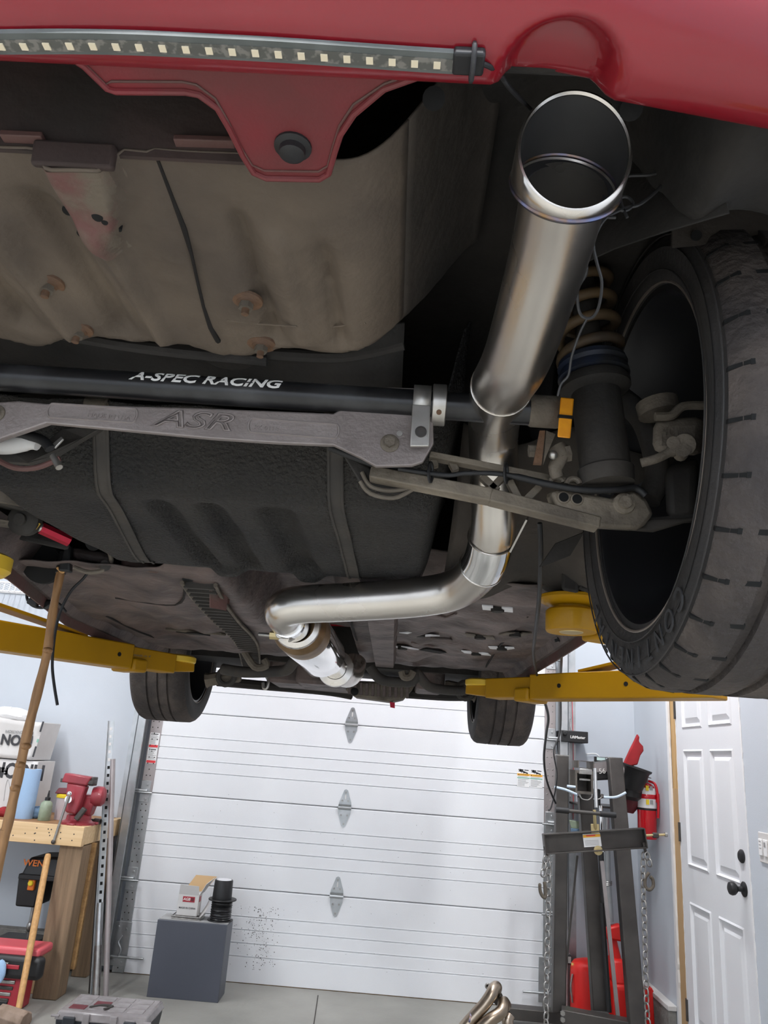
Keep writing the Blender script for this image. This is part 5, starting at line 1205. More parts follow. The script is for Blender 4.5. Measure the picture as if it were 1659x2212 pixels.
# connector dangling from the sill
cn = thing('wire_connector', 'black plug and looped wire dangling below the left sill', 'connector', P(85, 1300, y=1.95))
MB().tube(cr([P(a_, b_, y=1.95) for a_, b_ in ((66, 1268), (58, 1285), (62, 1300), (75, 1310), (95, 1312), (108, 1300), (118, 1296))], 5), .004, 8).build('wire_loop', 'wire_black', cn)
MB().beam(P(62, 1298, y=1.945), P(82, 1306, y=1.945), .018, .016).build('plug', 'plastic_black', cn, bevel=.003)
MB().beam(P(98, 1302, y=1.945), P(104, 1313, y=1.945), .015, .02).build('plug', 'plastic_black', cn, bevel=.003)
MB().tube(cr([P(75, 1297, y=1.95), P(110, 1298, y=1.95), P(130, 1306, y=1.95), P(143, 1322, y=1.95)], 5), .003, 8).build('lead', 'wire_black', cn)
# leaning steel stock left of the door
ss = thing('slotted_strut', 'tall galvanised slotted strut leaning on the right end of the workbench', 'strut channel', P(204, 2150, z=0))
A, B = P(204, 2150, z=0), P(241, 1557, y=5.04)
u_ = (B-A).normalized(); s_ = V(1, 0, 0)-u_*u_.x; s_.normalize(); n_ = u_.cross(s_)
n_ = -n_ if n_.y > 0 else n_
MB().beam(A-s_*.018, B-s_*.018, .003, .036, n_).build('channel_web', 'galv', ss)
MB().beam(A+n_*.0, B+n_*.0, .036, .003, n_).build('channel_face', 'galv', ss)
sl_ = None
for k in range(32):
    q = A+u_*((B-A).length-.05-k*.047)+n_*.0022
    MB().beam(q-u_*.009, q+u_*.009, .015, .001, n_).build('slot', 'box_white' if k < 5 else 'black_hole', ss)
A2, B2 = P(228, 2162, z=0), P(244, 1640, y=4.96)
tag(MB().tube([A2, B2], .0155, 20).build('grey_conduit', 'galv_warm'), 'long pale grey tube leaning in front of the slotted strut', 'tube')
A3, B3 = P(207, 2160, z=0), P(217, 1950, y=4.94)
cp = thing('steel_pipe', 'short shiny steel pipe standing beside the slotted strut', 'pipe', A3)
MB().tube([A3, A3.lerp(B3, .55)], .021, 20).build('pipe', 'steel', cp)
MB().tube([A3.lerp(B3, .5), B3], .018, 20).build('inner_pipe', 'galv', cp)
A4, B4 = P(196, 2146, z=0), P(217, 1848, y=5.10)
tag(MB().beam(A4, B4, .022, .022).build('dark_bar', 'steel_dark', bevel=.002), 'dark square steel bar leaning behind the shiny pipe', 'bar')
# ================================================================== grey cabinet and its clutter
CT = .40
kb = thing('cabinet', 'plain dark grey cabinet standing in front of the garage door', 'cabinet', (-1.1, 5.15, 0))
cx0, cx1 = -1.315, -.90
MB().span((cx0, 5.0, 0), (cx1, 5.018, CT)).build('front_panel', 'cab_grey', kb, bevel=.002)
MB().span((cx0, 5.019, 0), (cx1, 5.18, CT-.002)).build('body', 'cab_grey', kb, bevel=.002)
MB().span((cx0+.004, 5.019, CT-.001), (cx1-.002, 5.178, CT+.003)).build('worn_top', 'cab_top', kb)
# metal tray
ty0 = P(372, 1980, y=5.06).x; ty1 = P(434, 1985, y=5.06).x
tray = thing('metal_tray', 'shallow ribbed metal tray under the white carton on the cabinet', 'tray', ((ty0+ty1)/2, 5.1, CT))
MB().span((ty0, 5.04, CT+.003), (ty1, 5.165, CT+.009)).build('tray_floor', 'steel', tray, bevel=.002)
for k in range(6): MB().span((ty0+.014+k*(ty1-ty0-.03)/5-.003, 5.045, CT+.009), (ty0+.014+k*(ty1-ty0-.03)/5+.003, 5.16, CT+.016)).build('rib', 'steel', tray, bevel=.002)
MB().tube([(ty0, 5.04, CT+.018), (ty1, 5.04, CT+.018), (ty1, 5.165, CT+.018), (ty0, 5.165, CT+.018)], .004, 8, closed=True).build('rim', 'steel', tray)
# white carton with open flaps
bx0, bx1 = P(380, 1978, y=5.07).x, P(424, 1980, y=5.07).x
bz0, bz1 = CT+.018, P(400, 1932, y=5.07).z
ctn = thing('small_carton', 'small white carton with a red label and open brown flaps on the cabinet', 'box', ((bx0+bx1)/2, 5.13, bz0))
MB().span((bx0, 5.07, bz0), (bx1, 5.16, bz1)).build('carton_body', 'box_white', ctn, bevel=.002)
fz0 = bz1
MB().hexa([V(bx0, 5.07, fz0), V(bx1, 5.07, fz0), V(bx1, 5.073, fz0), V(bx0, 5.073, fz0), V(bx0+.006, 5.055, fz0+.055), V(bx1-.004, 5.055, fz0+.052), V(bx1-.004, 5.058, fz0+.052), V(bx0+.006, 5.058, fz0+.055)]).build('front_flap', 'box_white', ctn)
MB().hexa([V(bx1, 5.07, fz0), V(bx1+.003, 5.07, fz0), V(bx1+.003, 5.20, fz0), V(bx1, 5.20, fz0), V(bx1+.035, 5.07, fz0+.065), V(bx1+.038, 5.07, fz0+.065), V(bx1+.058, 5.20, fz0+.085), V(bx1+.055, 5.20, fz0+.085)]).build('side_flap', 'box_white', ctn)
MB().hexa([V(bx0, 5.20, fz0), V(bx1, 5.20, fz0), V(bx1, 5.203, fz0), V(bx0, 5.203, fz0), V(bx0+.05, 5.24, fz0+.085), V(bx1+.06, 5.24, fz0+.085), V(bx1+.06, 5.243, fz0+.085), V(bx0+.05, 5.243, fz0+.085)]).build('back_flap', 'cardboard', ctn)
lb = MB().span((bx0+.028, 5.0685, bz0+.075), (bx1-.022, 5.0698, bz0+.105)).build('red_label', 'tool_red', ctn)
text('lettering', 'AGB', V(bx0+.052, 5.068, bz0+.090), (1, 0, 0), (0, 0, 1), .015, 'white_print', lb, depth=.0003, bold=.02, shear=.2)
MB().span((bx0+.078, 5.0678, bz0+.081), (bx1-.028, 5.0684, bz0+.099)).build('dark_print', 'maroon', lb)
text('lettering', 'MADE IN CHINA', V((bx0+bx1)/2, 5.0688, bz0+.042), (1, 0, 0), (0, 0, 1), .0095, 'ink', ctn, depth=.0003, bold=.01)
MB().span((bx1+.0004, 5.09, bz0+.075), (bx1+.0015, 5.13, bz0+.105)).build('red_label', 'tool_red', ctn)
# curled white sheet
def sheet(u, v): return V(bx1+.012+.05*v-.02*u+.02*math.sin(v*2.6), 5.06+.10*u, CT+.005+.14*v*(1-.3*(1-u))+.0)
tag(MB().grid(sheet, 8, 10).build('paper_sheet', 'box_white', solid=.0008), 'curled white paper sheet standing between the small carton and the spool', 'paper')
# wire spool and black cup
q = P(470, 1985, y=5.06); sx_, sy_ = q.x+.008, 5.10
sp_ = thing('wire_spool', 'black spool of black wire standing on the cabinet', 'spool', (sx_, sy_, CT))
MB().lathe((sx_, sy_, CT+.003), (0, 0, 1), [(.075, 0), (.077, .003), (.075, .006)], 36).build('lower_flange', 'plastic_black', sp_)
MB().lathe((sx_, sy_, CT+.112), (0, 0, 1), [(.083, .003), (.085, .006), (.083, .010), (.0, .010)], 36).build('upper_flange', 'plastic_black', sp_)
wv = [(.0, .009)]+[(.062+.003*math.sin(i*2.6), .009+i*.0052) for i in range(20)]+[(.05, .113)]
MB().lathe((sx_, sy_, CT+.0), (0, 0, 1), wv, 32).build('wound_wire', 'bar_black', sp_)
cu_ = thing('black_cup', 'black tapered cap standing upside down on the wire spool', 'cap', (sx_-.005, sy_, CT+.122))
MB().lathe((sx_-.005, sy_, CT+.1225), (0, 0, 1), [(.058, 0), (.0585, .006), (.055, .10), (.052, .104), (.0, .104)], 32).build('shell', 'plastic_black', cu_)
MB().lathe((sx_-.005, sy_, CT+.2265), (0, 0, 1), [(.046, 0), (.044, .002), (.0, .002)], 28).build('top_disc', 'pale_plate', cu_)
# ================================================================== organiser box on the floor
ox0, ox1, oy0, oy1, oz = -1.44, -1.02, 3.96, 4.22, .215
ob = thing('organiser_box', 'black organiser box with smoky clear lid on the floor at the bottom left', 'toolbox', ((ox0+ox1)/2, (oy0+oy1)/2, 0))
MB().hexa([V(ox0+.02, oy0+.02, 0), V(ox1-.02, oy0+.02, 0), V(ox1-.02, oy1-.02, 0), V(ox0+.02, oy1-.02, 0), V(ox0, oy0, oz-.035), V(ox1, oy0, oz-.035), V(ox1, oy1, oz-.035), V(ox0, oy1, oz-.035)]).build('bin', 'toolbox_dark', ob, bevel=.008)
lid = MB().hexa([V(ox0-.006, oy0-.01, oz-.036), V(ox1+.006, oy0-.01, oz-.036), V(ox1+.006, oy1+.01, oz-.036), V(ox0-.006, oy1+.01, oz-.036), V(ox0+.008, oy0+.005, oz), V(ox1-.008, oy0+.005, oz), V(ox1-.008, oy1-.005, oz), V(ox0+.008, oy1-.005, oz)]).build('lid', 'clear_lid', ob, bevel=.008)
for i in range(4):
    for j in range(3):
        w_ = (ox1-ox0-.06)/4; h_ = (oy1-oy0-.05)/3
        MB().span((ox0+.03+i*w_+.008, oy0+.03+j*h_+.008, oz-.002), (ox0+.03+(i+1)*w_-.008, oy0+.03+(j+1)*h_-.008, oz+.003)).build('lid_rib', ('maroon' if i < 2 and j < 2 and (i+j) != 1 else 'clear_lid'), lid, bevel=.003)
MB().tube(cr([V(ox0+.13, oy0+.06, oz+.003), V(ox0+.17, oy0+.10, oz+.003), V(ox0+.22, oy0+.10, oz+.003), V(ox0+.20, oy0+.05, oz+.003)], 4), .007, 8).build('smudge', 'grime', lid)
for fx in (.16, .82):
    x = ox0+(ox1-ox0)*fx
    MB().span((x-.028, oy0-.02, oz-.10), (x+.028, oy0-.004, oz-.018)).build('latch', 'toolbox_dark', ob, bevel=.005)
    MB().span((x-.022, oy0-.012, oz-.03), (x+.022, oy0-.008, oz-.012)).build('latch_tab', 'clear_lid', ob, bevel=.003)
    MB().tube(cr([V(x-.03, oy0-.012, oz-.13), V(x-.028, oy0-.014, oz-.09), V(x, oy0-.014, oz-.075), V(x+.028, oy0-.014, oz-.09), V(x+.03, oy0-.012, oz-.13)], 4), .003, 8).build('latch_wire', 'steel', ob)
for fx in (.34, .64):
    x = ox0+(ox1-ox0)*fx
    MB().span((x-.016, oy0-.016, oz-.085), (x+.016, oy0-.004, oz-.002)).build('hinge_clip', 'clear_lid', ob, bevel=.003)
for x in (ox0, ox1):
    MB().tube([(x-.018, oy0-.006, oz-.02), (x+.018, oy0-.006, oz-.02)], .006, 8).build('lid_corner', 'clear_lid', ob)
# ================================================================== folded engine crane in the right corner
cy = 4.88
cr_ = thing('engine_crane', 'folded dark steel engine crane standing in the right corner', 'engine crane', (1.2, cy, 0))
def post(a, b, w, d, name, mt='steel_dark'):
    return MB().beam(a, b, w, d, (0, -1, 0)).build(name, mt, cr_, bevel=.006)
A = P(1214, 1632, y=cy); B = P(1206, 2186, y=cy-.05); post(A, V(B.x, B.y, max(B.z, .1)), .072, .06, 'folded_leg')
A2, B2 = P(1327, 1638, y=cy), P(1377, 2230, y=4.62)
post(A2, B2, .085, .065, 'folded_leg')
A3, B3 = P(1263, 1700, y=cy+.03), P(1296, 2192, y=cy-.02)
post(A3, B3, .085, .065, 'mast')
for q, w in ((A, .072), (A2, .085)):
    MB().span(q+V(-w/2-.002, -.03, -.002), q+V(w/2+.002, .03, .004)).build('end_plate', 'steel', cr_)
# boom head: open square tubes
hb = P(1268, 1680, y=4.74)
def sqtube(c, w, h, L, name, t=.007, ax=(0, 1, 0)):
    m = MB(); x, z = w/2, h/2
    o = [V(-x, 0, -z), V(x, 0, -z), V(x, 0, z), V(-x, 0, z)]; i_ = [q*((x-t)/x) for q in o]
    for dy in (0, L):
        m.v += [c+q+V(0, dy, 0) for q in o]+[c+q+V(0, dy, 0) for q in i_]
    for k in range(4):
        j = (k+1) % 4
        m.f += [(k, j, 4+j, 4+k), (8+k, 8+j, 12+j, 12+k), (k, j, 8+j, 8+k), (4+k, 4+j, 12+j, 12+k)]
    return m.build(name, 'crane_edge', cr_, smooth=False)
sqtube(P(1262, 1690, y=4.74), .105, .13, .16, 'boom_sleeve', .012)
sqtube(P(1266, 1652, y=4.74), .095, .042, .16, 'boom_tube', .006)
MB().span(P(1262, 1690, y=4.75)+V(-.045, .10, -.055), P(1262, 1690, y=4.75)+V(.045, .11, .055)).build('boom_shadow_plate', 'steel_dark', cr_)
MB().span(P(1265, 1684, y=4.735)+V(-.032, .02, -.006), P(1265, 1684, y=4.735)+V(.032, .10, .004)).build('cross_plate', 'steel', cr_)
MB().hexa([P(1250, 1672, y=4.735), P(1280, 1674, y=4.735), P(1280, 1674, y=4.76), P(1250, 1672, y=4.76), P(1252, 1660, y=4.735), P(1279, 1662, y=4.735), P(1279, 1662, y=4.76), P(1252, 1660, y=4.76)]).build('sleeve_collar', 'steel', cr_, bevel=.003)
# hydraulic ram and side braces
MB().cyl(P(1297, 1740, y=4.8), P(1302, 1840, y=4.8), .012, 14).build('ram_rod', 'chrome', cr_)
MB().cyl(P(1298, 1840, y=4.8), P(1306, 2000, y=4.8), .016, 16).build('ram_body', 'plastic_black', cr_)
MB().cyl(P(1300, 1950, y=4.78), P(1316, 2186, y=4.78), .014, 14).build('pump_handle', 'plastic_black', cr_)
MB().beam(P(1300, 1860, y=4.72), P(1338, 2225, y=4.72), .02, .012, (0, -1, 0)).build('brace_bar', 'galv_warm', cr_)
MB().beam(P(1247, 1848, y=4.93), P(1212, 2190, y=4.9), .012, .01, (0, -1, 0)).build('brace_bar', 'steel_dark', cr_)
# base frame
m = MB().beam(P(1213, 2192, y=4.72), P(1372, 2222, y=4.66), .09, .07).build('base_beam', 'steel_dark', cr_, bevel=.004)
MB().beam(P(1100, 2185, z=.06), P(1215, 2196, z=.06), .09, .06).build('base_leg', 'steel_dark', cr_, bevel=.004)
MB().span(P(1280, 2186, y=4.75)+V(-.08, -.03, -.01), P(1280, 2186, y=4.75)+V(.09, .03, .0)).build('mast_foot', 'steel', cr_, bevel=.002)
for px, py in ((1215, 2188), (1215, 2202)):
    MB().hexnut(P(px, py, y=4.68), (0, -1, 0), .013, .012).build('bolt', 'steel', cr_)
for px in (1225, 1330, 1360):
    q = P(px, 2250, y=4.75); MB().cyl((q.x-.015, 4.75, .03), (q.x+.015, 4.75, .03), .03, 16).build('caster', 'plastic_black', cr_)
# bungee cord round the boom
bc = thing('bungee_cord', 'pale blue bungee cord stretched between the crane legs', 'cord', P(1270, 1715, y=4.7))
for pts in (((1198, 1700), (1222, 1706), (1250, 1718)), ((1302, 1722), (1330, 1722), (1352, 1712)), ((1225, 1698), (1243, 1700))):
    MB().tube(cr([P(a_, b_, y=4.72) for a_, b_ in pts], 5), .007, 10).build('cord', 'blue_cord', bc)
for pts in (((1252, 1718), (1258, 1726), (1270, 1728), (1278, 1722), (1279, 1715)), ((1300, 1721), (1294, 1726), (1282, 1726))):
    MB().tube(cr([P(a_, b_, y=4.70) for a_, b_ in pts], 4), .0035, 8).build('hook', 'steel', bc)
for px, py in ((1251, 1718), (1300, 1720)):
    MB().tube([P(px-3+6*(i/24), py, y=4.71)+V(0, .011*math.cos(i*1.6), .011*math.sin(i*1.6)) for i in range(25)], .003, 6).build('coil', 'steel_dark', bc)
# load leveller hung from the boom
ly = 4.52
ll = thing('load_leveller', 'steel load leveller bar with crank handle hanging on the engine crane', 'load leveller', P(1280, 1815, y=ly))
a, b = P(1174, 1822, y=ly), P(1390, 1809, y=ly)
dd = (b-a).normalized(); up = V(-dd.z, 0, dd.x)
for s, nm in ((.048, 'flange'), (-.048, 'flange')):
    MB().beam(a+up*s+V(0, -.02, 0), b+up*s+V(0, -.02, 0), .05, .006).build(nm, 'steel_dark', ll, bevel=.001)
MB().beam(a, b, .006, .096, up).build('web', 'steel_dark', ll, bevel=.001)
for q in (a, b): MB().beam(q+V(0, -.02, 0)-up*.05, q+V(0, -.02, 0)+up*.05, .006, .05, (0, 1, 0)).build('end_plate', 'steel_dark', ll)
lc = P(1279, 1815, y=ly-.008)
pl_ = MB().beam(lc-dd*.048, lc+dd*.048, .002, .066, up).build('rating_plate', 'paper_white', ll)
MB().beam(lc-dd*.047+up*.022+V(0, -.0012, 0), lc+dd*.047+up*.022+V(0, -.0012, 0), .001, .014, up).build('print', 'sticker_orange', pl_)
MB().beam(lc-dd*.03+up*.024+V(0, -.002, 0), lc+dd*.02+up*.024+V(0, -.002, 0), .001, .006, up).build('print', 'sticker_red', pl_)
for k in range(4): MB().beam(lc-dd*.04-up*(.002+k*.007)+V(0, -.0012, 0), lc+dd*.035-up*(.002+k*.007)+V(0, -.0012, 0), .001, .002, up).build('print', 'ink_grey', pl_)
h0, h1 = P(1200, 1749, y=4.46), P(1330, 1761, y=4.46)
hb_ = MB().cyl(h0, h1, .010, 14).build('crank_bar', 'steel_dark', ll)
for p_, q_ in ((h0, h0.lerp(h1, .22)), (h1, h1.lerp(h0, .26))): MB().cyl(p_, q_, .0155, 16).build('grip', 'plastic_black', hb_)
MB().tube(cr([P(1284, 1750, y=4.46), P(1285, 1770, y=4.47), P(1286, 1795, y=4.5)], 4), .009, 12).build('crank_hook', 'tan_steel', ll)
MB().beam(P(1285, 1780, y=4.49), P(1286, 1800, y=4.49), .045, .006, (0, -1, 0)).build('hook_plate', 'tan_steel', ll, bevel=.002)
MB().lathe(P(1292, 1837, y=4.5), (0, -1, 0), [(.024, 0), (.024, .004), (.011, .005), (.010, .010)], 24).build('washer', 'tan_steel', ll)
MB().cyl(P(1285, 1660, y=4.55), P(1288, 1745, y=4.5), .010, 12).build('hanger_rod', 'galv', ll)
MB().cyl(P(1390, 1805, y=ly), P(1440, 1803, y=ly), .0065, 12).build('screw', 'tan_steel', ll)
MB().hexnut(P(1410, 1804, y=ly), (1, 0, 0), .014, .03).build('screw_nut', 'steel_dark', ll)
MB().cyl(P(1436, 1803, y=ly), P(1441, 1803, y=ly), .012, 12).build('screw_end', 'steel', ll)
# chains, link by link
def chain(path, pitch, w, label, rwire=.0042):
    pts = cr(path, 10); cum = [0]
    for i in range(1, len(pts)): cum.append(cum[-1]+(pts[i]-pts[i-1]).length)
    t = thing('chain', label, 'chain', pts[-1])
    lk = None; n = int(cum[-1]/pitch)
    for k in range(n):
        s = (k+.5)*pitch; i = max(j for j in range(len(cum)-1) if cum[j] <= s); f = (s-cum[i])/(cum[i+1]-cum[i])
        q = pts[i].lerp(pts[i+1], f); d = (pts[i+1]-pts[i]).normalized()
        yaw = (0, math.pi/2)[k % 2]+.5+R.uniform(-.15, .15)
        if lk is None:
            m = MB(); L = pitch*.5+rwire*.6
            ring = [V((w/2)*math.cos(t_), 0, (L-w/2)*(1 if math.sin(t_) >= 0 else -1)+(w/2)*math.sin(t_)) for t_ in [j*math.pi/8+.001 for j in range(16)]]
            m.tube(ring, rwire, 6, closed=True)
            lo = min(v_.z for v_ in m.v); me = m.mesh('link', V(0, 0, 0)); me.materials.append(MATS['steel']); me.polygons.foreach_set('use_smooth', [True]*len(me.polygons))
            lk = me
        o = bpy.data.objects.new('link', lk); COL.objects.link(o); o.parent = t; o.location = q-WLOC[t.name]; WLOC[o.name] = q
        o.rotation_mode = 'QUATERNION'; o.rotation_quaternion = V(0, 0, 1).rotation_difference(d if d.z > 0 else -d) @ Matrix.Rotation(yaw, 4, 'Z').to_quaternion()
    return t
yl = 4.5
chain([P(a_, b_, y=yl) for a_, b_ in ((1182, 1845), (1186, 1900), (1184, 1970), (1182, 2060), (1180, 2150), (1180, 2230))], .034, .030, 'long steel chain hanging from the left end of the load leveller')
cl_ = chain([P(a_, b_, y=yl-.01) for a_, b_ in ((1180, 1850), (1174, 1880), (1174, 1905))], .034, .030, 'short chain with hook at the left end of the load leveller')
chain([P(a_, b_, y=yl) for a_, b_ in ((1391, 1842), (1389, 1900), (1392, 1980), (1394, 2060), (1396, 2150), (1401, 2230))], .034, .030, 'long steel chain hanging from the right end of the load leveller')
cr2 = chain([P(a_, b_, y=yl-.01) for a_, b_ in ((1396, 1842), (1403, 1865), (1402, 1885))], .034, .030, 'short chain with hook at the right end of the load leveller')
for t, pts in ((cl_, ((1176, 1905), (1178, 1925), (1178, 1938), (1172, 1936), (1167, 1925), (1166, 1908))), (cr2, ((1402, 1885), (1394, 1897), (1394, 1915), (1403, 1922), (1411, 1914), (1410, 1900), (1404, 1893)))):
    MB().tube(cr([P(a_, b_, y=yl-.01) for a_, b_ in pts], 5), [.009]*(5*(len(pts)-1))+[.005], 10).build('hook', 'dusty_metal', t)
for (a0, b0), (a1, b1) in (((1176, 1828), (1182, 1850)), ((1390, 1820), (1396, 1848))):
    MB().beam(P(a0, b0, y=yl), P(a1, b1, y=yl), .014, .008, (0, -1, 0)).build('chain_bracket', 'steel_dark', ll)
# ================================================================== wall items right of the garage door
q0, q1 = P(1213, 1577, y=5.28), P(1270, 1606, y=5.28)
lm = thing('wall_console', 'black door opener console with white lettering on the wall right of the garage door', 'control panel', ((q0.x+q1.x)/2, 5.4, q1.z))
MB().span((q0.x, 5.27, q1.z), (q1.x, YD+.05, q0.z)).build('case', 'plastic_black', lm, bevel=.004)
text('lettering', 'LiftMaster', P(1248, 1593, y=5.267), (1, 0, 0), (0, 0, 1), .017, 'white_print', lm, depth=.0004, bold=.02)
MB().lathe(P(1220, 1584, y=5.27), (0, -1, 0), [(.014, 0), (.014, .014), (.01, .018)], 18).build('knob', 'plastic_black', lm)
for nm, pts, r, mt, lab in (('pink_wire', ((1235, 1480), (1237, 1560), (1239, 1680), (1238, 1770)), .0022, 'sticker_red', 'thin red wire running down the wall behind the crane'), ('white_wire', ((1216, 1490), (1226, 1530), (1231, 1560), (1234, 1577)), .0022, 'paper_white', 'thin white wire running into the top of the black console'), ('white_cable', ((1266, 1629), (1280, 1628), (1290, 1630), (1298, 1640)), .004, 'paper_white', 'white cable bending along the wall behind the crane head')):
    tag(MB().tube(cr([P(a_, b_, y=5.44) for a_, b_ in pts], 5), r, 8).build(nm, mt), lab, 'wire')
q = P(1223, 2073, y=5.30); pe = thing('photo_eye', 'small black door sensor with a green light near the floor', 'sensor', (q.x, 5.3, q.z-.025))
MB().span(q+V(-.02, 0, -.024), q+V(.034, .07, .024)).build('case', 'plastic_black', pe, bevel=.004)
MB().lathe(q+V(-.004, 0, .0), (0, -1, 0), [(.009, 0), (.009, .002), (.004, .004)], 16).build('indicator', 'green_led', pe)
MB().span(q+V(.012, -.001, -.018), q+V(.03, 0, .018)).build('label', 'ink_grey', pe)
MB().beam(q+V(-.03, .05, -.03), q+V(-.03, .05, .04), .02, .003).build('bracket', 'galv', pe)
q = P(1242, 1783, y=5.3); bs = thing('paint_brush', 'pale bristled brush hanging on the wall behind the crane mast', 'brush', (q.x, 5.3, q.z-.04))
MB().hexa([q+V(-.024, 0, -.02), q+V(.026, 0, -.02), q+V(.026, .014, -.02), q+V(-.024, .014, -.02), q+V(-.036, 0, .03), q+V(.034, 0, .025), q+V(.034, .014, .025), q+V(-.036, .014, .03)]).build('bristles', 'bottle_green', bs, bevel=.004)
MB().span(q+V(-.026, -.002, -.045), q+V(.028, .016, -.019)).build('ferrule', 'cloth_blue', bs, bevel=.003)
# fire extinguisher
fx = P(1392, 1690, x=1.585); fc = V(1.585, 5.02, 0); z0 = P(1392, 1812, x=1.56).z; z1 = P(1392, 1690, x=1.585).z
fe = thing('fire_extinguisher', 'red fire extinguisher with white and yellow label strapped to the right wall', 'fire extinguisher', (fc.x, fc.y, z0))
MB().lathe((fc.x, fc.y, z0), (0, 0, 1), [(.052, 0), (.056, .006), (.056, z1-z0-.05), (.05, z1-z0-.022), (.03, z1-z0-.004), (.018, z1-z0)], 36).build('cylinder', 'red_gloss', fe)
lz = P(1392, 1728, x=1.56).z
lab_ = MB().lathe((fc.x, fc.y, lz-.045), (0, 0, 1), [(.0566, 0), (.0568, .001), (.0568, .115), (.0566, .116)], 36, cap=False).build('label', 'paper_white', fe)
MB().lathe((fc.x, fc.y, lz+.008), (0, 0, 1), [(.0575, 0), (.0585, .002), (.0585, .024), (.0575, .026)], 36, cap=False).build('strap', 'red_gloss', fe)
MB().lathe((fc.x, fc.y, lz-.058), (0, 0, 1), [(.0568, 0), (.058, .002), (.058, .010), (.0568, .012)], 36, cap=False).build('band', 'plastic_black', fe)
for dz in (.055, -.025):
    MB().span((fc.x-.020, fc.y-.0595, lz+dz), (fc.x-.002, fc.y-.0555, lz+dz+.03)).build('print', 'yellow_lid', lab_)
    MB().span((fc.x+.004, fc.y-.0595, lz+dz+.004), (fc.x+.022, fc.y-.055, lz+dz+.028)).build('print', 'ink_grey', lab_)
MB().cyl((fc.x, fc.y, z1-.002), (fc.x, fc.y, z1+.03), .014, 14).build('valve', 'steel', fe)
MB().beam((fc.x+.03, fc.y, z1+.028), (fc.x-.055, fc.y-.02, z1+.045), .02, .006).build('lever', 'steel', fe, bevel=.002)
MB().beam((fc.x+.02, fc.y, z1+.014), (fc.x-.05, fc.y-.02, z1+.008), .018, .005).build('lever', 'steel', fe, bevel=.002)
MB().tube(cr([(fc.x+.01, fc.y-.02, z1+.01), (fc.x+.045, fc.y-.04, z1-.01), (fc.x+.06, fc.y-.035, z1-.1), (fc.x+.058, fc.y-.03, z1-.2)], 5), .008, 10).build('hose', 'red_gloss', fe)
MB().span((fc.x+.04, fc.y-.03, lz-.01), (XR, fc.y+.03, lz+.04)).build('wall_bracket', 'red_gloss', fe)
# black buckets / funnels with a red rag, on a shelf behind the crane
def lat(name, o, ax, prof, mt, label, cat): return tag(MB().lathe(o, ax, prof, 32).build(name, mt), label, cat)
f0 = P(1372, 1700, y=4.98)
lat('drain_funnel', P(1366, 1700, y=4.97), (.25, -.1, 1), [(.05, -.02), (.062, 0), (.078, .10), (.09, .112), (.09, .122), (.075, .122), (.05, .02), (.0, .02)], 'plastic_black', 'black plastic funnel bucket beside the top of the fire extinguisher', 'bucket')
lat('drain_pan', P(1358, 1728, y=5.02), (.1, 0, 1), [(.05, 0), (.075, .02), (.08, .085), (.0, .085)], 'plastic_black', 'lower black pan under the funnel bucket behind the right crane leg', 'bucket')
lat('red_funnel', P(1362, 1738, y=5.06), (.1, 0, 1), [(.02, -.05), (.055, .0), (.06, .04), (.0, .04)], 'maroon', 'dark red funnel nested below the black pans', 'funnel')
rg = [P(a_, b_, y=4.97) for a_, b_ in ((1345, 1655), (1362, 1618), (1372, 1598), (1378, 1585), (1382, 1592), (1381, 1602), (1390, 1612), (1391, 1622), (1384, 1632), (1378, 1652), (1360, 1656))]
m = MB().prism(rg, (0, .03, 0)); o = m.build('shop_rag', 'cloth_red', bevel=.008, seg=3); tag(o, 'bright red rag sticking up out of the black funnel bucket', 'rag')
tc_ = P(1300, 1655, y=4.96)
tl_ = thing('tool_case', 'dark glossy tool case wedged behind the crane head', 'case', tc_+V(0, 0, -.1))
MB().hexa([tc_+V(-.06, 0, -.09), tc_+V(.10, 0, -.07), tc_+V(.10, .12, -.07), tc_+V(-.06, .12, -.09), tc_+V(-.055, 0, .02), tc_+V(.10, 0, .055), tc_+V(.10, .12, .055), tc_+V(-.055, .12, .02)]).build('case_body', 'plastic_black', tl_, bevel=.01)
MB().hexa([tc_+V(-.05, -.004, -.04), tc_+V(.03, -.004, -.03), tc_+V(.03, 0, -.03), tc_+V(-.05, 0, -.04), tc_+V(-.048, -.004, .012), tc_+V(.03, -.004, .03), tc_+V(.03, 0, .03), tc_+V(-.048, 0, .012)]).build('window', 'clear_lid', tl_)
text('lettering', '56', tc_+V(.0, -.006, -.03), (1, 0, .12), (-.12, 0, 1), .03, 'white_print', tl_, depth=.0005)
MB().ball(P(1345, 1668, y=5.0), (.055, .05, .06), 16, 10).build('motor_end', 'galv_warm', tl_)
MB().span(P(1288, 1640, y=4.99)+V(-.01, 0, -.012), P(1288, 1640, y=4.99)+V(.06, .02, .016)).build('display', 'plastic_black', tl_, bevel=.002)
MB().span(P(1290, 1640, y=4.988)+V(-.002, 0, -.006), P(1290, 1640, y=4.988)+V(.05, .004, .012)).build('screen', 'screen', tl_)
wsh = struct(MB().span((1.20, 5.10, P(1330, 1745, y=5.0).z-.012), (1.49, YD+.05, P(1330, 1745, y=5.0).z)).build('trim_8', 'steel_dark'))
tag(MB().span((1.215, 5.0, P(1330, 1745, y=5.0).z+.001), (1.30, 5.12, P(1330, 1745, y=5.0).z+.10)).build('black_bin', 'plastic_black', bevel=.006), 'small black bin below the tool case behind the crane mast', 'bin')
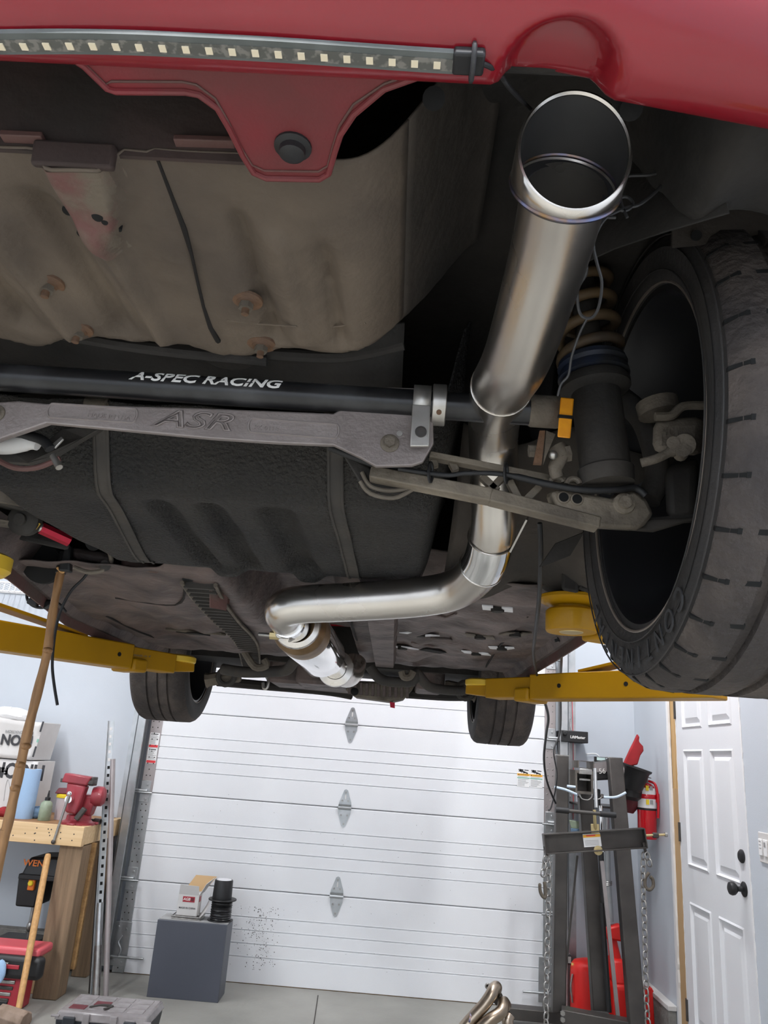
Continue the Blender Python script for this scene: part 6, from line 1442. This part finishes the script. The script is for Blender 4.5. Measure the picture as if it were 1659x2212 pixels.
# long white spout tube and red fuel cans
gy = 5.17
q = P(1316, 1990, y=gy); tz0 = P(1308, 1760, y=gy)
tb = thing('transfer_tube', 'tall pale grey tube rising out of the red fuel can', 'tube', q)
MB().tube([q, P(1310, 1900, y=gy), tz0], .027, 20).build('tube', 'galv', tb)
for k in range(3): MB().lathe(P(1312, 1904+k*3.5, y=gy), (0, 0, 1), [(.0275, -.003), (.0295, 0), (.0275, .003)], 20, cap=False).build('collar_ring', 'steel', tb)
gc = thing('fuel_can', 'large red plastic fuel can with spout behind the engine crane', 'fuel can', (1.36, gy, 0))
MB().hexa([V(1.375, gy-.12, 0), V(1.53, gy-.12, 0), V(1.53, gy+.12, 0), V(1.375, gy+.12, 0), V(1.375, gy-.12, .255), V(1.53, gy-.12, .255), V(1.53, gy+.12, .255), V(1.375, gy+.12, .255)]).build('tank_body', 'red_plastic', gc, bevel=.03, seg=4)
MB().hexa([V(1.38, gy-.11, .245), V(1.525, gy-.11, .245), V(1.525, gy+.11, .245), V(1.38, gy+.11, .245), V(1.385, gy-.05, .37), V(1.46, gy-.05, .37), V(1.46, gy+.07, .37), V(1.385, gy+.07, .37)]).build('shoulder', 'red_plastic', gc, bevel=.02, seg=3)
q = P(1320, 2060, y=gy); MB().cyl((1.42, gy, .35), (q.x-.0, gy, .50), .036, 18, .026).build('neck', 'red_plastic', gc)
q = P(1322, 2012, y=gy-.03)
MB().hexa([q+V(-.05, -.02, -.04), q+V(.06, -.02, -.05), q+V(.06, .05, -.05), q+V(-.05, .05, -.04), q+V(-.035, -.02, .02), q+V(.055, -.02, .045), q+V(.055, .05, .045), q+V(-.035, .05, .02)]).build('spout_grip', 'red_plastic', gc, bevel=.012)
MB().tube(cr([V(1.46, gy-.125, .18), V(1.46, gy-.14, .24), V(1.46, gy-.115, .30)], 4), .022, 12).build('handle', 'red_plastic', gc)
sc2 = thing('fuel_can', 'smaller faded red can left of the crane mast, against the wall', 'fuel can', (1.272, 5.26, 0))
MB().lathe((1.272, 5.26, 0), (0, 0, 1), [(.09, 0), (.10, .01), (.10, .27), (.095, .295), (.08, .315), (.03, .33), (.0, .33)], 32).build('can_body', 'red_plastic', sc2)
MB().tube(cr([V(1.175, 5.22, .10), V(1.165, 5.22, .18), V(1.175, 5.22, .25)], 4), .006, 8).build('bail', 'steel', sc2)
q = P(1400, 2170, y=4.98); jr = thing('jack_handle', 'red steel upright of a floor jack beside the right chain', 'jack', (q.x, 4.98, 0))
MB().beam((q.x+.01, 4.98, .0), (q.x-.0, 4.98, .27), .05, .03, (0, -1, 0)).build('upright', 'red_plastic', jr, bevel=.008)
MB().beam((q.x-.05, 5.0, .20), (q.x+.03, 5.0, .26), .03, .03).build('arm', 'red_plastic', jr, bevel=.006)
# ================================================================== exhaust header at the bottom of the frame
hy = 4.0
hd2 = thing('exhaust_header', 'heat-tinted steel exhaust header standing at the bottom of the picture', 'exhaust header', (.45, hy, 0))
def hp(a_, b_, dy=0): return P(a_, b_, y=hy+dy)
for pts, r in ((((1068, 2145, .06), (1072, 2133, .03), (1066, 2137, .0), (1060, 2150, -.02), (1045, 2172, -.03), (1015, 2205, -.04), (960, 2270, -.06), (900, 2350, -.02)), .027), (((1092, 2172, .05), (1088, 2166, .02), (1086, 2178, -.02), (1078, 2190, -.04), (1050, 2210, -.06), (1000, 2262, -.06), (930, 2345, 0)), .027)):
    MB().tube(cr([hp(*q_) for q_ in pts], 6), r, 24).build('primary_tube', 'header_steel', hd2)
MB().tube([hp(1011+4*i, 2200+i*1.5, -.04) for i in range(2)], .0285, 20).build('tube_weld', 'weld', hd2)
fl_ = [hp(1050, 2128, .07), hp(1056, 2126, .07), hp(1064, 2133, .07), hp(1080, 2140, .07), hp(1092, 2162, .08), hp(1098, 2180, .08), hp(1108, 2192, .08), hp(1100, 2196, .08), hp(1085, 2185, .08), hp(1060, 2160, .07), hp(1052, 2138, .07)]
fg = MB().prism(fl_, (0, .012, .002)).build('flange', 'steel_dark', hd2, bevel=.002)
MB().tube([hp(1053+4*math.cos(t_), 2130+5*math.sin(t_), .065) for t_ in [i*math.pi/6 for i in range(12)]], .004, 8, closed=True).build('bolt_ear', 'steel', fg)
MB().tube(cr([hp(1100, 2192, .06), hp(1096, 2205, .05), hp(1100, 2230, .05), hp(1100, 2300, .05)], 5), .026, 20).build('primary_tube', 'header_steel', hd2)
MB().tube([V(.30, hy-.05, .03), V(.55, hy-.02, .03)], .03, 20).build('collector', 'header_steel', hd2)
# black cables hanging from the car on the right
tag(MB().tube(cr([P(a_, b_, y=y_) for a_, b_, y_ in ((1166, 1130, 1.15), (1168, 1200, 1.2), (1164, 1300, 1.4), (1155, 1380, 1.8), (1153, 1420, 2.2), (1165, 1480, 2.8), (1184, 1545, 3.4), (1180, 1585, 3.8), (1175, 1640, 4.2), (1182, 1690, 4.5), (1200, 1735, 4.72))], 6), [.004]*30+[.006]*31, 8).build('power_cable', 'wire_black'), 'long thick black cable drooping from the car to the left crane leg', 'cable')
tag(MB().tube(cr([P(a_, b_, y=y_) for a_, b_, y_ in ((1211, 1372, 2.1), (1213, 1420, 2.4), (1211, 1480, 3.0), (1210, 1580, 3.8), (1196, 1622, 4.3), (1203, 1670, 4.6), (1200, 1705, 4.72), (1190, 1745, 4.74), (1184, 1750, 4.74))], 6), .0042, 8).build('thin_cable', 'wire_grey'), 'thinner dark cable hanging beside the thick black cable', 'cable')
cb_ = thing('sill_hook', 'small black hook bracket under the right sill', 'bracket', P(1225, 1378, y=2.1))
MB().tube(cr([P(a_, b_, y=2.1) for a_, b_ in ((1205, 1382), (1225, 1376), (1238, 1384), (1236, 1398))], 4), .007, 8).build('hook', 'plastic_black', cb_)
MB().beam(P(1198, 1384, y=2.1), P(1225, 1378, y=2.1), .012, .008).build('stem', 'plastic_black', cb_)
